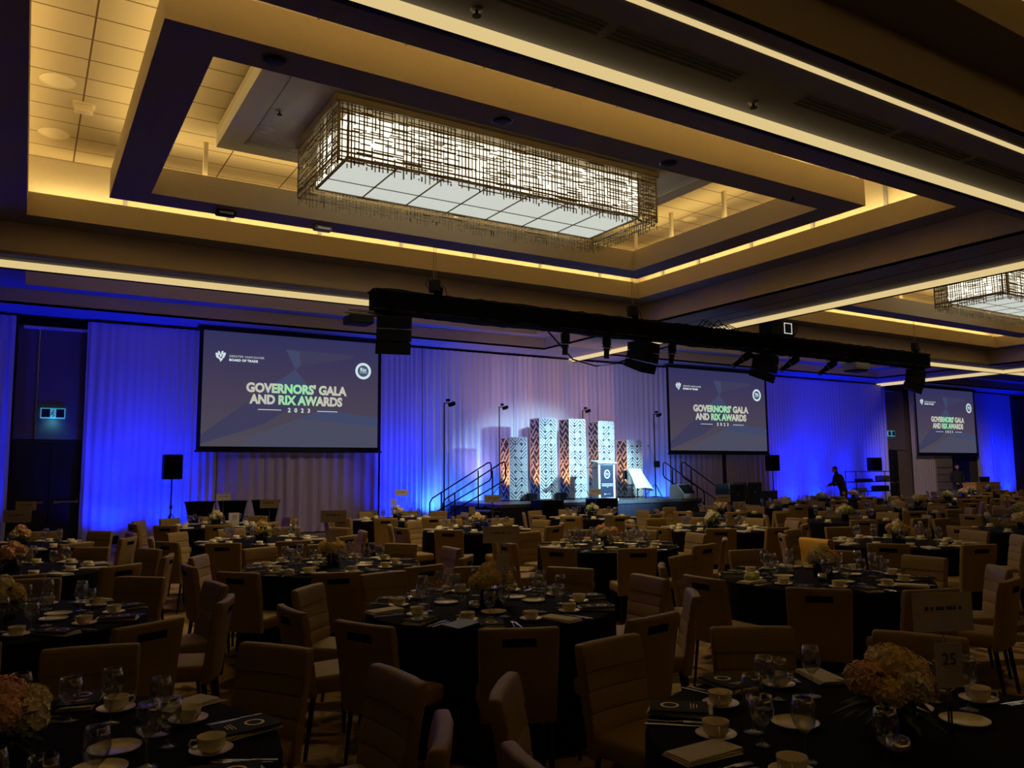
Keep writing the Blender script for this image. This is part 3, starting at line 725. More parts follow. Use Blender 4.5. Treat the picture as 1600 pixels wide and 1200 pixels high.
# director chair under a white cloth, black folding chair beside it
t = thing('stool_chair', 'black metal frame chair on stage right of podium', 'chair', (17.05, 20.2, SZ))
for sx in (-1, 1):
    for sy in (-1, 1):
        bm = B(); tube(bm, [(sx*.28, sy*.2, 0), (sx*.28, sy*.2, .42)], .016, 6); obj('leg', bm, 'black_metal', t)
bm = B(); bx(bm, -.3, .3, -.22, .22, .42, .45); obj('seat', bm, 'black_metal', t)
bm = B(); tube(bm, [(.28, .2, .42), (.30, .24, .9)], .014, 6); tube(bm, [(-.28, .2, .42), (-.30, .24, .9)], .014, 6); bx(bm, -.3, .3, .22, .25, .62, .9); obj('backrest', bm, 'black_metal', t)
bm = B(); n_ = 40; prof = []
rings = []
for j in range(9):
    fz = j/8; row = []
    z = .96-.62*fz
    for k in range(n_):
        a = 2*PI*k/n_; rx = .28+.14*fz**1.4+.03*fz*math.sin(a*7); ry = .07+.20*fz**1.2+.03*fz*math.sin(a*5+1)
        c_ = math.cos(a); s_ = math.sin(a); e = .45
        row.append(bm.verts.new((.12*fz+rx*math.copysign(abs(c_)**e, c_), -.02*fz+ry*math.copysign(abs(s_)**e, s_)+.18*(1-fz), z-.10*fz*max(0, c_))))
    rings.append(row)
for a_, b_ in zip(rings, rings[1:]):
    for k in range(n_): bm.faces.new((a_[k], b_[k], b_[(k+1) % n_], a_[(k+1) % n_]))
bm.faces.new(rings[0])
o = obj('draped_cloth', bm, 'white_cloth', smooth=True); o.location = (17.12, 20.15, SZ+.0); tag(o, 'bright white cloth draped over chair on stage', 'cloth')

# stage small speakers and monitors
def wedge(x, y, z, rz, label, s=1., m_='black_metal', top='plastic_grey'):
    t = thing('stage_monitor', label, 'speaker', (x, y, z), rz)
    bm = B(); P = [(-.22, 0), (.22, 0), (.22, .12), (.02, .38), (-.18, .38), (-.22, .30)]
    vs = [[bm.verts.new((sx*.36*s, p[0]*s, p[1]*s)) for p in P] for sx in (-1, 1)]
    bm.faces.new(vs[0][::-1]); bm.faces.new(vs[1])
    for k in range(6): bm.faces.new((vs[0][k], vs[0][(k+1) % 6], vs[1][(k+1) % 6], vs[1][k]))
    bmesh.ops.recalc_face_normals(bm, faces=bm.faces[:])
    obj('cabinet', bm, m_, t)
    bm = B(); box(bm, (0, .125*s, .255*s), (.66*s, .012, .30*s), Matrix.Rotation(R(37.6), 4, 'X')); obj('grille', bm, 'grille', t)
wedge(18.2, 19.2, SZ, R(200), 'wedge stage monitor with pale lit top at right stage corner', 1.15, 'plastic_grey')
def small_box(x, y, label):
    t = thing('small_loudspeaker', label, 'speaker', (x, y, SZ))
    bm = B(); bx(bm, -.14, .14, -.1, .1, .02, .24, bev=.01); obj('cabinet', bm, 'black_metal', t)
    bm = B(); bx(bm, -.12, .12, -.108, -.1, .04, .22); obj('grille', bm, 'grille', t)
    bm = B(); bx(bm, -.1, .1, -.08, .08, 0, .02); obj('foot', bm, 'black_metal', t)
small_box(13.3, 20.6, 'small dark box between first and second stage towers')
small_box(14.4, 20.6, 'small dark box between second and third stage towers')
def mon_stand(x, y, label):
    t = thing('subwoofer', label, 'speaker', (x, y, 0), 0, 'dark floor boxes before the stage')
    bm = B(); bx(bm, -.36, .36, -.3, .3, .03, .92, bev=.015); obj('cabinet', bm, 'black_metal', t)
    bm = B(); bx(bm, -.32, .32, -.31, -.3, .08, .88); obj('grille', bm, 'grille', t)
    for s in (-1, 1):
        bm = B(); bx(bm, s*.3-.04, s*.3+.04, -.25, .25, 0, .03); obj('foot', bm, 'black_metal', t)
mon_stand(12.35, 18.35, 'dark floor speaker box before stage left of podium')
mon_stand(14.2, 18.3, 'dark floor speaker box before stage directly left of podium base')

# lamp stands
def lamp_stand(x, y, z0, h, label, clamp=False):
    t = thing('light_stand', label, 'light stand', (x, y, z0), 0, 'tall black light stands round the stage')
    bm = B(); tube(bm, [(0, 0, .05), (0, 0, h)], [.022, .016], 8); obj('pole', bm, 'black_metal', t, smooth=True)
    for k in range(3):
        a = k*2*PI/3+.4; bm = B(); tube(bm, [(0, 0, .45), (math.cos(a)*.38, math.sin(a)*.38, .015)], .011, 6); obj('leg', bm, 'black_metal', t)
    bm = B(); tube(bm, [(0, 0, h-.01), (.30, -.02, h)], .014, 6); obj('arm', bm, 'black_metal', t)
    bm = B(); lathe(bm, [(0, -.10), (.05, -.10), (.062, .02), (.05, .08), (0, .09)], 12, (0, 0, 0)); 
    for v in bm.verts: v.co = Matrix.Rotation(R(70), 3, 'Y') @ v.co + Vector((.22, -.03, h-.03))
    hd = obj('lamp_head', bm, 'black_metal', t, smooth=True)
    bm = B(); bx(bm, .06, .13, -.08, .02, h+.03, h+.10); obj('clamp', bm, 'black_metal', t)
    if clamp:
        bm = B(); bx(bm, -.02, .18, -.06, .06, 1.0, 1.22, bev=.02); obj('bracket', bm, 'black_metal', t)
lamp_stand(9.36, 18.7, 0, 3.52, 'tall black light stand left of stage stairs')
lamp_stand(12.93, 21.9, SZ, 2.98, 'black light stand behind leftmost lattice tower')
lamp_stand(16.25, 21.9, SZ, 2.98, 'black light stand behind middle lattice towers')
lamp_stand(18.3, 20.6, SZ, 2.82, 'black light stand with bracket at right stage end', True)
t = thing('microphone_stand', 'silver boom microphone stand at right stage end', 'microphone stand', (18.55, 20.9, SZ))
bm = B(); lathe(bm, [(0, 0), (.13, 0), (.13, .02), (0, .03)], 16); obj('base', bm, 'black_metal', t)
bm = B(); tube(bm, [(0, 0, .02), (0, 0, 1.2)], .009, 6); obj('pole', bm, 'plastic_grey', t)
bm = B(); tube(bm, [(.12, 0, .95), (-.25, 0, 1.72)], .007, 6); obj('boom', bm, 'steel', t)
bm = B(); lathe(bm, [(0, -.03), (.03, 0), (.02, .04), (0, .05)], 10, (-.27, 0, 1.74)); obj('microphone', bm, 'steel', t)

# speakers on stands in front of the drapes
def pole_speaker(x, y, zt, label, w_=.44, h=.62, zb=None):
    t = thing('speaker_stand', 'tripod stand carrying the '+label, 'speaker stand', (x, y, 0), 0, 'tripod speaker stands')
    bm = B(); tube(bm, [(0, 0, .1), (0, 0, zt-h)], .018, 8); obj('pole', bm, 'black_metal', t)
    bm = B(); lathe(bm, [(0, 0), (.035, 0), (.035, .08), (0, .08)], 10, (0, 0, .85)); obj('collar', bm, 'black_metal', t)
    for k in range(3):
        a = k*2*PI/3; bm = B(); tube(bm, [(0, 0, .75), (math.cos(a)*.5, math.sin(a)*.5, .015)], .012, 6); obj('leg', bm, 'black_metal', t)
    s = thing('loudspeaker', label, 'speaker', (x, y, zt-h), 0, 'black loudspeakers on stands')
    bm = B(); bx(bm, -w_/2, w_/2, -.18, .18, 0, h, bev=.02, seg=2); obj('cabinet', bm, 'black_metal', s)
    bm = B(); bx(bm, -w_/2+.02, w_/2-.02, -.19, -.181, .02, h-.02); obj('grille', bm, 'grille', s)
pole_speaker(3.17, 21.5, 2.20, 'black loudspeaker left of left screen before blue drape')
pole_speaker(25.2, 21.5, 2.26, 'black loudspeaker right of middle screen before blue drape')

# road cases
def road_case(x, y, w_, d_, h, label):
    t = thing('road_case', label, 'road case', (x, y, 0), 0, 'black road cases right of stage')
    bm = B(); bx(bm, -w_/2, w_/2, -d_/2, d_/2, .1, h, bev=.01); b_ = obj('body', bm, 'navy', t)
    bm = B()
    for sx in (-1, 1):
        bx(bm, sx*w_/2-.018, sx*w_/2+.012 if sx > 0 else sx*w_/2+.018, -d_/2-.008, -d_/2+.01, .1, h)
    bx(bm, -w_/2, w_/2, -d_/2-.008, -d_/2+.01, h-.025, h+.005); bx(bm, -w_/2, w_/2, -d_/2-.008, -d_/2+.01, .1, .125); obj('edging', bm, 'steel', t)
    bm = B()
    for sx in (-1, 1): lathe(bm, [(0, 0), (.03, 0), (.03, .02), (0, .02)], 10, (sx*w_*.3, -d_/2-.01, h*.8))
    bx(bm, -.05, .05, -d_/2-.02, -d_/2-.008, h*.72, h*.78); obj('latch', bm, 'steel', t)
    for sx in (-1, 1):
        for sy in (-1, 1):
            bm = B(); tube(bm, [(sx*w_*.38-.02, sy*d_*.38, .05), (sx*w_*.38+.02, sy*d_*.38, .05)], .05, 10); bx(bm, sx*w_*.38-.012, sx*w_*.38+.012, sy*d_*.38-.01, sy*d_*.38+.01, .05, .102); obj('caster', bm, 'black_metal', t)
road_case(19.75, 18.6, .72, .6, 1.24, 'blue black road case with metal edging right of stage')
road_case(20.65, 18.7, .66, .6, 1.28, 'plain dark road case right of the metal edged case')
road_case(21.5, 18.8, .7, .6, .98, 'low dark case at right end of the road cases')

# cocktail tables with black cloth
def cocktail(x, y, label):
    t = thing('cocktail_table', label, 'table', (x, y, 0), 0, 'tall black draped cocktail tables')
    bm = B(); lathe(bm, [(0, 1.06), (.34, 1.06), (.35, 1.05), (.34, 1.035), (0, 1.03)], 24); obj('tabletop', bm, 'black_cloth', t, angle=50)
    bm = B(); lathe(bm, [(.33, 1.03), (.30, .9), (.22, .5), (.24, .2), (.30, .02)], 24)
    for v in bm.verts:
        a = math.atan2(v.co.y, v.co.x); k = 1+.05*math.sin(a*8); v.co.x *= k; v.co.y *= k
    obj('cloth_sleeve', bm, 'black_cloth', t, smooth=True)
cocktail(3.58, 20.0, 'left black draped cocktail table below left screen'); cocktail(4.33, 20.0, 'middle black draped cocktail table below left screen'); cocktail(5.12, 20.0, 'right black draped cocktail table below left screen')
o = obj('display_card', (lambda bm: (bx(bm, -.09, .09, -.003, .003, 0, .24), bm)[1])(B()), 'paper'); o.location = (3.28, 15.0, .7655); tag(o, 'small white card standing on far table under left screen', 'card')
o.parent = None

# uplight cans
def can(x, label):
    t = thing('floor_uplight', label, 'uplight', (x, YW-.55, 0), 0, 'floor uplights at the foot of the drapes')
    bm = B(); lathe(bm, [(0, .03), (.09, .03), (.10, .2), (.09, .2), (.085, .17), (0, .17)], 16); obj('housing', bm, 'black_metal', t, angle=40)
    bm = B(); lathe(bm, [(0, .175), (.084, .175)], 16); obj('lens', bm, 'lamp_lens', t)
    bm = B(); bx(bm, -.12, .12, -.06, .06, 0, .02); bx(bm, -.12, -.105, -.02, .02, 0, .15); bx(bm, .105, .12, -.02, .02, 0, .15); obj('yoke', bm, 'black_metal', t)
for x, lb in ((-1.6, 'floor uplight behind tables left of double door'), (2.0, 'floor uplight behind tables right of double door'), (3.1, 'floor uplight behind left loudspeaker stand'), (9.8, 'floor uplight between left screen and stage stairs'), (27.6, 'floor uplight right of middle screen'), (29.2, 'floor uplight left of bending person'), (31.2, 'floor uplight behind metal shelf rack'), (33.4, 'floor uplight left of door by right screen'), (43.3, 'floor uplight right of right screen, left one'), (44.9, 'floor uplight right of right screen, right one')):
    can(x, lb)

# ================================================================== TRUSS
TY = 14.2
t = thing('lighting_truss', 'long black cloth wrapped truss hanging across the room', 'truss', (0, TY, 4.78))
bm = B(); n_ = 120; L0, L1 = 5.58, 23.75
rings = []
rnd = random.Random(5)
for i in range(n_+1):
    x = L0+(L1-L0)*i/n_; row = []
    for k, (yy, zz) in enumerate(((-.21, 0), (0, -.01), (.21, 0), (.215, .22), (.21, .44), (0, .455), (-.21, .44), (-.215, .22))):
        j_ = rnd.uniform(-.008, .008)
        row.append(bm.verts.new((x, yy+j_, zz+j_*(1.6 if zz < .3 else 2.2)+(.0 if zz > .3 else .012*math.sin(x*2.1)))))
    rings.append(row)
for a_, b_ in zip(rings, rings[1:]):
    for k in range(8): bm.faces.new((a_[k], a_[(k+1) % 8], b_[(k+1) % 8], b_[k]))
bm.faces.new(rings[0][::-1]); bm.faces.new(rings[-1])
obj('black_wrap', bm, 'truss_cloth', t)
bm = B()
for yy in (-.19, .19):
    for zz in (.03, .41): tube(bm, [(L0-.04, yy, zz), (L1+.06, yy, zz)], .025, 8)
obj('chord', bm, 'black_metal', t)
def hoist(x, label, ztop=6.35):
    t = thing('chain_hoist', label, 'chain hoist', (x, TY, 5.22), 0, 'chain hoists holding the truss')
    bm = B(); bx(bm, -.10, .10, -.09, .09, .08, .34, bev=.03, seg=2); obj('motor', bm, 'black_metal', t)
    bm = B(); lathe(bm, [(0, 0), (.07, 0), (.09, .2), (0, .2)], 12, (.12, .05, .0)); obj('chain_bag', bm, 'black_cloth', t)
    bm = B(); tube(bm, [(0, 0, 0), (0, 0, .08)], .02, 6); tube(bm, [(.06, 0, .02), (.16, 0, .25), (.24, 0, .2), (.28, 0, .02)], .008, 6); tube(bm, [(-.06, 0, .3), (-.16, 0, .33), (-.2, 0, .22), (-.12, 0, .14)], .008, 6); obj('cable', bm, 'black_metal', t)
    bm = B()
    tube(bm, [(-.02, 0, .33), (-.02, 0, ztop-5.22)], .006, 5); tube(bm, [(.03, 0, .33), (.03, 0, ztop-5.22)], .005, 5); obj('chain', bm, 'bronze', t)
hoist(6.89, 'left chain hoist on top of truss'); hoist(12.05, 'middle chain hoist on top of truss'); hoist(23.35, 'right chain hoist on top of truss')

def array_speaker(x, label, rz, tilt=0):
    t = thing('hanging_speaker', label, 'speaker', (x, TY, 4.74), rz, 'black line array speakers under the truss')
    bm = B(); tube(bm, [(-.18, 0, .0), (-.18, 0, .12)], .014, 6); tube(bm, [(.18, 0, 0), (.18, 0, .12)], .014, 6); bx(bm, -.36, .36, -.06, .06, -.03, .0); obj('rigging_frame', bm, 'black_metal', t)
    z = -.04
    for k in range(3):
        bm = B(); h = .23; rot = Matrix.Rotation(R(4+7*k), 4, 'X')
        P = [(-.34, -.26), (.34, -.26), (.27, .26), (-.27, .26)]
        v0 = [bm.verts.new((p[0], p[1], 0)) for p in P]; v1 = [bm.verts.new((p[0], p[1], -h+(.05 if p[1] > 0 else 0))) for p in P]
        bm.faces.new(v0); bm.faces.new(v1[::-1])
        for q in range(4): bm.faces.new((v0[q], v1[q], v1[(q+1) % 4], v0[(q+1) % 4]))
        bmesh.ops.recalc_face_normals(bm, faces=bm.faces[:])
        for v in bm.verts: v.co = rot @ v.co + Vector((0, .02*k*k, z-.0))
        b_ = obj('cabinet', bm, 'black_metal', t)
        bm = B(); box(bm, (0, -.268, -h/2), (.62, .01, h-.03)); 
        for v in bm.verts: v.co = rot @ v.co + Vector((0, .02*k*k, z))
        obj('grille', bm, 'grille', b_)
        z -= h-.012
array_speaker(5.98, 'black hanging speaker stack at left end of truss', R(-14))
array_speaker(12.35, 'black hanging speaker stack under middle of truss', R(20))
array_speaker(16.55, 'black hanging speaker stack between the spotlights on right half', R(26))
array_speaker(23.3, 'black hanging speaker stack at right end of truss', R(30))

def profile_spot(x, label, dirv, ln=.50):
    t = thing('spotlight', label, 'spotlight', (x, TY, 4.74), 0, 'black spotlights under the truss')
    d = Vector(dirv).normalized(); c = Vector((0, 0, -.16)); a = c-d*ln*.35; b = c+d*ln*.65
    q = (lambda s: a+(b-a)*s)
    bm = B(); tube(bm, [q(0), q(.08), q(.35), q(.42), q(.6), q(.62), q(.98), q(1)], [.07, .095, .10, .085, .075, .062, .06, .07], 14); obj('barrel', bm, 'black_metal', t, angle=50)
    bm = B(); tube(bm, [(0, 0, .06), (0, 0, -.02)], .014, 6)
    for s in (-1, 1): tube(bm, [(0, 0, -.0), (s*.115, 0, -.02), (s*.115, 0, -.17)], .009, 6)
    obj('yoke', bm, 'black_metal', t)
    bm = B(); 
    for s in (-1, 1): tube(bm, [tuple(q(.45)+Vector((s*.07, 0, 0))), tuple(q(.45)+Vector((s*.15, 0, -.01)))], .010, 6)
    tube(bm, [tuple(q(.62)+Vector((-.12, 0, 0))), tuple(q(.62)+Vector((.12, 0, 0)))], .008, 6); obj('shutter_handle', bm, 'black_metal', t)
    bm = B(); tube(bm, [q(.50), q(.54)], [.083, .083], 14); obj('label_band', bm, 'plastic_grey', t)
profile_spot(10.1, 'leftmost spotlight under truss pointing down at stage', (.02, .12, -1))
profile_spot(11.26, 'second spotlight from left pointing down at stage', (.02, .1, -1))
profile_spot(13.26, 'spotlight just right of the middle hanging speaker', (-.05, .1, -1))
profile_spot(15.78, 'tilted spotlight left of the third hanging speaker', (-1, .45, -.75), .62)
profile_spot(17.6, 'tilted spotlight right of the third hanging speaker', (-1, .45, -.75), .62)
profile_spot(19.2, 'rightmost tilted spotlight under truss', (-1, .45, -.75), .62)

def projector(x, y, z, label, rz=0):
    t = thing('projector', label, 'projector', (x, y, z), rz, 'ceiling hung projectors')
    bm = B(); bx(bm, -.33, .33, -.25, .25, -.10, .10, bev=.03, seg=2); obj('body', bm, 'plastic_grey', t, angle=40)
    bm = B(); tube(bm, [(.1, .24, 0), (.1, .34, 0)], .07, 14); obj('lens', bm, 'black_metal', t)
    bm = B(); bx(bm, -.26, .26, -.2, .2, -.14, -.1); obj('base', bm, 'black_metal', t)
    bm = B(); tube(bm, [(0, 0, .1), (0, 0, Lz-z if z > 5 else .24)], .02, 8); obj('mount_pole', bm, 'plastic_grey', t)
projector(20.35, TY, 4.62, 'grey projector hanging right of the spotlights')
t = thing('projector', 'grey projector beside left end of truss', 'projector', (5.30, TY-.02, 4.60), 0, 'ceiling hung projectors')
bm = B(); bx(bm, -.26, .22, -.2, .2, -.10, .06, bev=.02); obj('body', bm, 'black_metal', t)
bm = B(); bx(bm, -.28, .5, -.04, .04, .10, .13); bx(bm, -.2, .45, -.04, .04, .16, .19); bx(bm, -.02, .02, -.02, .02, .06, .2); bx(bm, .30, .33, -.03, .03, .10, .26); obj('bracket', bm, 'bronze', t)
t = thing('truss_projector', 'dark box with white square outline on top of truss', 'projector', (17.1, TY-.02, 5.235))
bm = B(); bx(bm, -.55, .40, -.2, .2, 0, .38, bev=.02); obj('body', bm, 'black_metal', t)
bm = B()
for (a, b, c, d) in ((-.02, .28, .33, .345), (-.02, .28, .06, .075), (-.02, -.005, .06, .345), (.265, .28, .06, .345)): bx(bm, a, b, -.212, -.201, c, d)
obj('square_outline', bm, 'white_glow', t)
bm = B(); tube(bm, [(.4, 0, .2), (.55, 0, .42), (.72, 0, .40), (.74, 0, .22), (.6, 0, .05), (.45, 0, .02)], .014, 8); obj('cable', bm, 'black_metal', t)
bm = B(); tube(bm, [(9.8, TY+.24, 4.80), (10.6, TY+.42, 4.24), (11.3, TY+.48, 4.14), (11.9, TY+.48, 4.24), (12.7, TY+.46, 4.50), (13.6, TY+.24, 4.80)], .018, 8)
tag(obj('power_cable', bm, 'black_metal', smooth=True), 'slack black cable looping under the middle of truss', 'cable')
bm = B(); rnd = random.Random(3)
for k in range(7):
    x = 14.1+k*.16; tube(bm, [(x, TY, 5.23), (x+.2, TY+rnd.uniform(-.1, .1), 5.36+rnd.uniform(0, .12)), (x+.45, TY, 5.32), (x+.6, TY, 5.23)], .012, 6)
tag(obj('cable_bundle', bm, 'black_metal', smooth=True), 'tangle of black cables on top of truss near middle', 'cable')

# ================================================================== RIGHT SIDE FURNITURE
t = thing('shelf_rack', 'wire shelf rack with dark trays before right blue drape', 'shelf', (30.7, 21.0, 0))
for sx in (-1, 1):
    for sy in (-1, 1):
        bm = B(); tube(bm, [(sx*1.35, sy*.25, 0), (sx*1.35, sy*.25, 1.6)], .018, 6); obj('post', bm, 'black_metal', t)
for z in (.3, .75, 1.15, 1.58):
    bm = B(); bx(bm, -1.37, 1.37, -.27, .27, z-.02, z+.01); obj('shelf', bm, 'black_metal', t)
t = thing('loudspeaker', 'small black loudspeaker on top of the shelf rack', 'speaker', (31.0, 21.0, 1.60), 0, 'black loudspeakers on stands')
bm = B(); bx(bm, -.32, .32, -.15, .15, 0, .56, bev=.02); obj('cabinet', bm, 'black_metal', t); bm = B(); bx(bm, -.29, .29, -.16, -.151, .03, .53); obj('grille', bm, 'grille', t)
for i, (x, z, w_, h, mm, lb) in enumerate(((31.5, 1.17, .5, .22, 'plastic_grey', 'grey box on upper shelf of rack'), (30.2, 1.17, .7, .10, 'black_metal', 'flat dark tray on upper shelf of rack'), (31.3, .77, .7, .20, 'black_metal', 'dark crate on middle shelf of rack'), (29.9, .77, .5, .12, 'plastic_grey', 'flat grey box on middle shelf of rack'))):
    bm = B(); bx(bm, -w_/2, w_/2, -.2, .2, 0, h, bev=.02); bx(bm, -w_/2+.03, w_/2-.03, -.17, .17, h, h+.01)
    o = obj('storage_box', bm, mm); o.location = (x, 21.0, z-.155+.005+.145); tag(o, lb, 'box', 'boxes on the shelf rack')
t = thing('wooden_cabinet', 'light wooden cabinet below blue drape at far right', 'cabinet', (39.25, 21.0, 0))
bm = B(); bx(bm, -1.1, 1.1, -.3, .3, .05, .96, bev=.01); obj('body', bm, 'wood_light', t)
bm = B(); bx(bm, -1.14, 1.14, -.33, .33, .96, 1.0, bev=.005); obj('top', bm, 'wood_light', t)
for s in (-1, 1):
    bm = B(); bx(bm, min(.02*s, 1.06*s), max(.02*s, 1.06*s), -.315, -.3, .1, .92); d_ = obj('door', bm, 'wood_light', t)
    bm = B(); bx(bm, s*.09-.01, s*.09+.01, -.335, -.315, .5, .65); obj('handle', bm, 'steel', d_)
t = thing('display_monitor', 'black monitor lying on the light wooden cabinet', 'monitor', (39.55, 21.0, 1.0))
bm = B(); bx(bm, -.42, .42, -.03, .03, .03, .26, bev=.01); obj('display', bm, 'black_metal', t); bm = B(); bx(bm, -.2, .2, -.12, .12, 0, .03); obj('foot', bm, 'black_metal', t)

# ================================================================== PEOPLE
def person(label, loc, rz, lean, armpose, h=1.76):
    """one skinned body from connected joints, clothing and hair as children"""
    t = thing('person', label, 'person', loc, rz)
    k = h/1.76
    def skinned(name, joints, edges, m_, parent, sub=2):
        me = bpy.data.meshes.new(name); me.from_pydata([tuple(Vector(j[0])*k) for j in joints], edges, []); o = bpy.data.objects.new(name, me); C.objects.link(o); o.parent = parent
        me.materials.append(M[m_])
        sk = o.modifiers.new('skin', 'SKIN'); sk.use_smooth_shade = True
        for i, j in enumerate(joints):
            sv = me.skin_vertices[0].data[i]; rr_ = j[1]; sv.radius = (rr_[0]*k, rr_[1]*k) if isinstance(rr_, tuple) else (rr_*k, rr_*k); sv.use_root = (i == 0)
        ss = o.modifiers.new('sub', 'SUBSURF'); ss.levels = sub; ss.render_levels = sub
        return o
    ly = lean                                     # forward lean of the upper body (towards -Y)
    sh = lambda x, z: (x, -ly*(z-.95), z-.10*ly*(z-.95))
    J = [((0, 0, .95), (.19, .145)), (sh(0, 1.15), (.185, .135)), (sh(0, 1.36), (.205, .14)), (sh(0, 1.47), (.09, .075)), (sh(0, 1.55), (.058, .058)), (sh(0, 1.62), (.075, .085)), (sh(0, 1.72), (.07, .085))]
    E = [(0, 1), (1, 2), (2, 3), (3, 4), (4, 5), (5, 6)]
    for s in (-1, 1):
        b = len(J)
        S0 = Vector(sh(s*.19, 1.42)); el, wr = armpose(s, S0)
        J += [(tuple(S0), .080), (tuple(el), .060), (tuple(wr), .042)]
        E += [(2, b), (b, b+1), (b+1, b+2)]
        b2 = len(J)
        J += [((s*.10, .0, .88), (.11, .115)), ((s*.105, -.02, .50), .078), ((s*.11, .02, .12), .058), ((s*.11, .02, .06), .045), ((s*.12, -.14, .04), .035)]
        E += [(0, b2), (b2, b2+1), (b2+1, b2+2), (b2+2, b2+3), (b2+3, b2+4)]
    body = skinned('body', J, E, 'suit', t)
    hp = Vector(sh(0, 1.655))*k
    bm = B(); bmesh.ops.create_uvsphere(bm, u_segments=20, v_segments=16, radius=1)
    for v in bm.verts:
        x, y, z = v.co
        w_ = .076*(1-.18*max(0, -z)); v.co = Vector((x*w_, y*.094-(.012 if (y < -.8 and abs(z) < .25) else 0), z*.118))
    # nose, brow, chin and ears
    box(bm, (0, -.100, -.012), (.022, .03, .045), Matrix.Rotation(R(-14), 4, 'X'), bev=.006)
    box(bm, (0, -.090, -.058), (.045, .012, .010), bev=.003)
    for s in (-1, 1):
        box(bm, (s*.078, .005, -.005), (.012, .032, .055), bev=.005)
        box(bm, (s*.028, -.088, .02), (.022, .012, .010), bev=.003)
    hd = obj('head', bm, 'skin', t, smooth=True); hd.location = hp; hd.rotation_euler = (lean*.5, 0, 0)
    bm = B(); bmesh.ops.create_uvsphere(bm, u_segments=20, v_segments=14, radius=1)
    for v in bm.verts: v.co = Vector((v.co.x*.083, v.co.y*.098+.012, v.co.z*.10+.034))
    bmesh.ops.bisect_plane(bm, geom=bm.verts[:]+bm.edges[:]+bm.faces[:], plane_co=(0, -.035, .03), plane_no=(0, -1, -.9), clear_outer=True)
    hr = obj('hair', bm, 'hair', t, smooth=True); hr.location = hp; hr.rotation_euler = (lean*.5, 0, 0)
    for s in (-1, 1):
        S0 = Vector(sh(s*.19, 1.42)); el, wr = armpose(s, S0); d = (Vector(wr)-Vector(el)).normalized()
        side = d.cross(Vector((0, 0, 1))).normalized()*-s; up = d.cross(side).normalized()
        HJ = [(tuple(wr), .026), (tuple(Vector(wr)+d*.05), (.034, .018))]; HE = [(0, 1)]
        for q in range(4):
            b = len(HJ); base = Vector(wr)+d*.085+side*(-.03+.02*q); ln = (.058, .068, .064, .048)[q]
            HJ += [(tuple(base), .010), (tuple(base+d*ln*.6), .0085), (tuple(base+d*ln-up*.02), .0075)]; HE += [(1, b), (b, b+1), (b+1, b+2)]
        b = len(HJ); tb = Vector(wr)+d*.03-side*.035; HJ += [(tuple(tb), .011), (tuple(tb+d*.035-side*.02), .009), (tuple(tb+d*.06-side*.02), .008)]; HE += [(0, b), (b, b+1), (b+1, b+2)]
        skinned('hand', HJ, HE, 'skin', t, 1)
    return t
person('dark clothed person leaning left at tables before blue drape', (26.1, 19.0, 0), R(-118), .42, lambda s, S0: (S0+Vector((s*.05, -.06, -.27)), S0+Vector((s*-.02, -.30, -.34))), 1.80)
person('dark suited person standing in doorway below right screen', (35.1, 19.8, 0), R(-40), .06, lambda s, S0: (S0+Vector((s*.07, .02, -.28)), S0+Vector((s*-.05, -.20, -.42))), 1.84)

# ================================================================== CHAIRS
def chair_back_bm():
    bm = B(); w0, w1, z0, z1 = .205, .218, .36, .87
    xs_ = [-1, -.42, .42, 1]; zs_ = [.36, .46, .555, .56, .565, .655, .66, .665, .742, .748, .772, .818, .87]
    th = .032
    def yc(z): return .045+(z-.45)*.13+.04*max(0, z-.6)**1.5*2
    def bow(x): return .018*(1-(x/.21)**2)
    G = {}
    for si, s in enumerate((-1, 1)):                       # -1 front (towards the seat), 1 rear
        for i, x in enumerate(xs_):
            for j, z in enumerate(zs_):
                ww = w0+(w1-w0)*min(1, (z-z0)/.4) if z < .8 else w1
                xx = x*ww; y = yc(z)+bow(xx)+s*th*(1.0 if z < .84 else .85)
                if s == -1 and z in (.56, .66, .742): y += .007
                G[si, i, j] = bm.verts.new((xx, y, z))
    HL = {(1, 10)}; hole = set()
    nx, nz = len(xs_)-1, len(zs_)-1
    for i in range(nx):
        for j in range(nz):
            if (i, j) in hole: continue
            for si in (0, 1):
                if (i, j) in HL and si == 1: continue
                q = [G[si, i, j], G[si, i+1, j], G[si, i+1, j+1], G[si, i, j+1]]
                bm.faces.new(q if si == 0 else q[::-1])
    for (i, j) in HL:
        a = [(i, j), (i+1, j), (i+1, j+1), (i, j+1)]
        inn = [bm.verts.new(G[(1, *p)].co + Vector((0, -.035, 0))) for p in a]
        for k in range(4):
            fa = bm.faces.new([inn[k], G[(1, *a[k])], G[(1, *a[(k+1) % 4])], inn[(k+1) % 4]]); fa.material_index = 1
        fa = bm.faces.new(inn); fa.material_index = 1
    outer = []
    loop = [(i, 0) for i in range(nx+1)]+[(nx, j) for j in range(1, nz+1)]+[(i, nz) for i in range(nx-1, -1, -1)]+[(0, j) for j in range(nz-1, 0, -1)]
    for k in range(len(loop)):
        p, q = loop[k], loop[(k+1) % len(loop)]
        bm.faces.new([G[(0, *p)], G[(0, *q)], G[(1, *q)], G[(1, *p)]][::-1])
    bmesh.ops.recalc_face_normals(bm, faces=bm.faces[:])
    es = set()
    for k in range(len(loop)):
        p, q = loop[k], loop[(k+1) % len(loop)]
        for si in (0, 1):
            e = bm.edges.get((G[(si, *p)], G[(si, *q)]));
            if e: es.add(e)
    for c_ in ((0, nz), (nx, nz)):
        e = bm.edges.get((G[(0, *c_)], G[(1, *c_)]))
        if e: es.add(e)
    bmesh.ops.bevel(bm, geom=list(es), offset=.016, segments=3, affect='EDGES', profile=.5, clamp_overlap=True)
    return bm
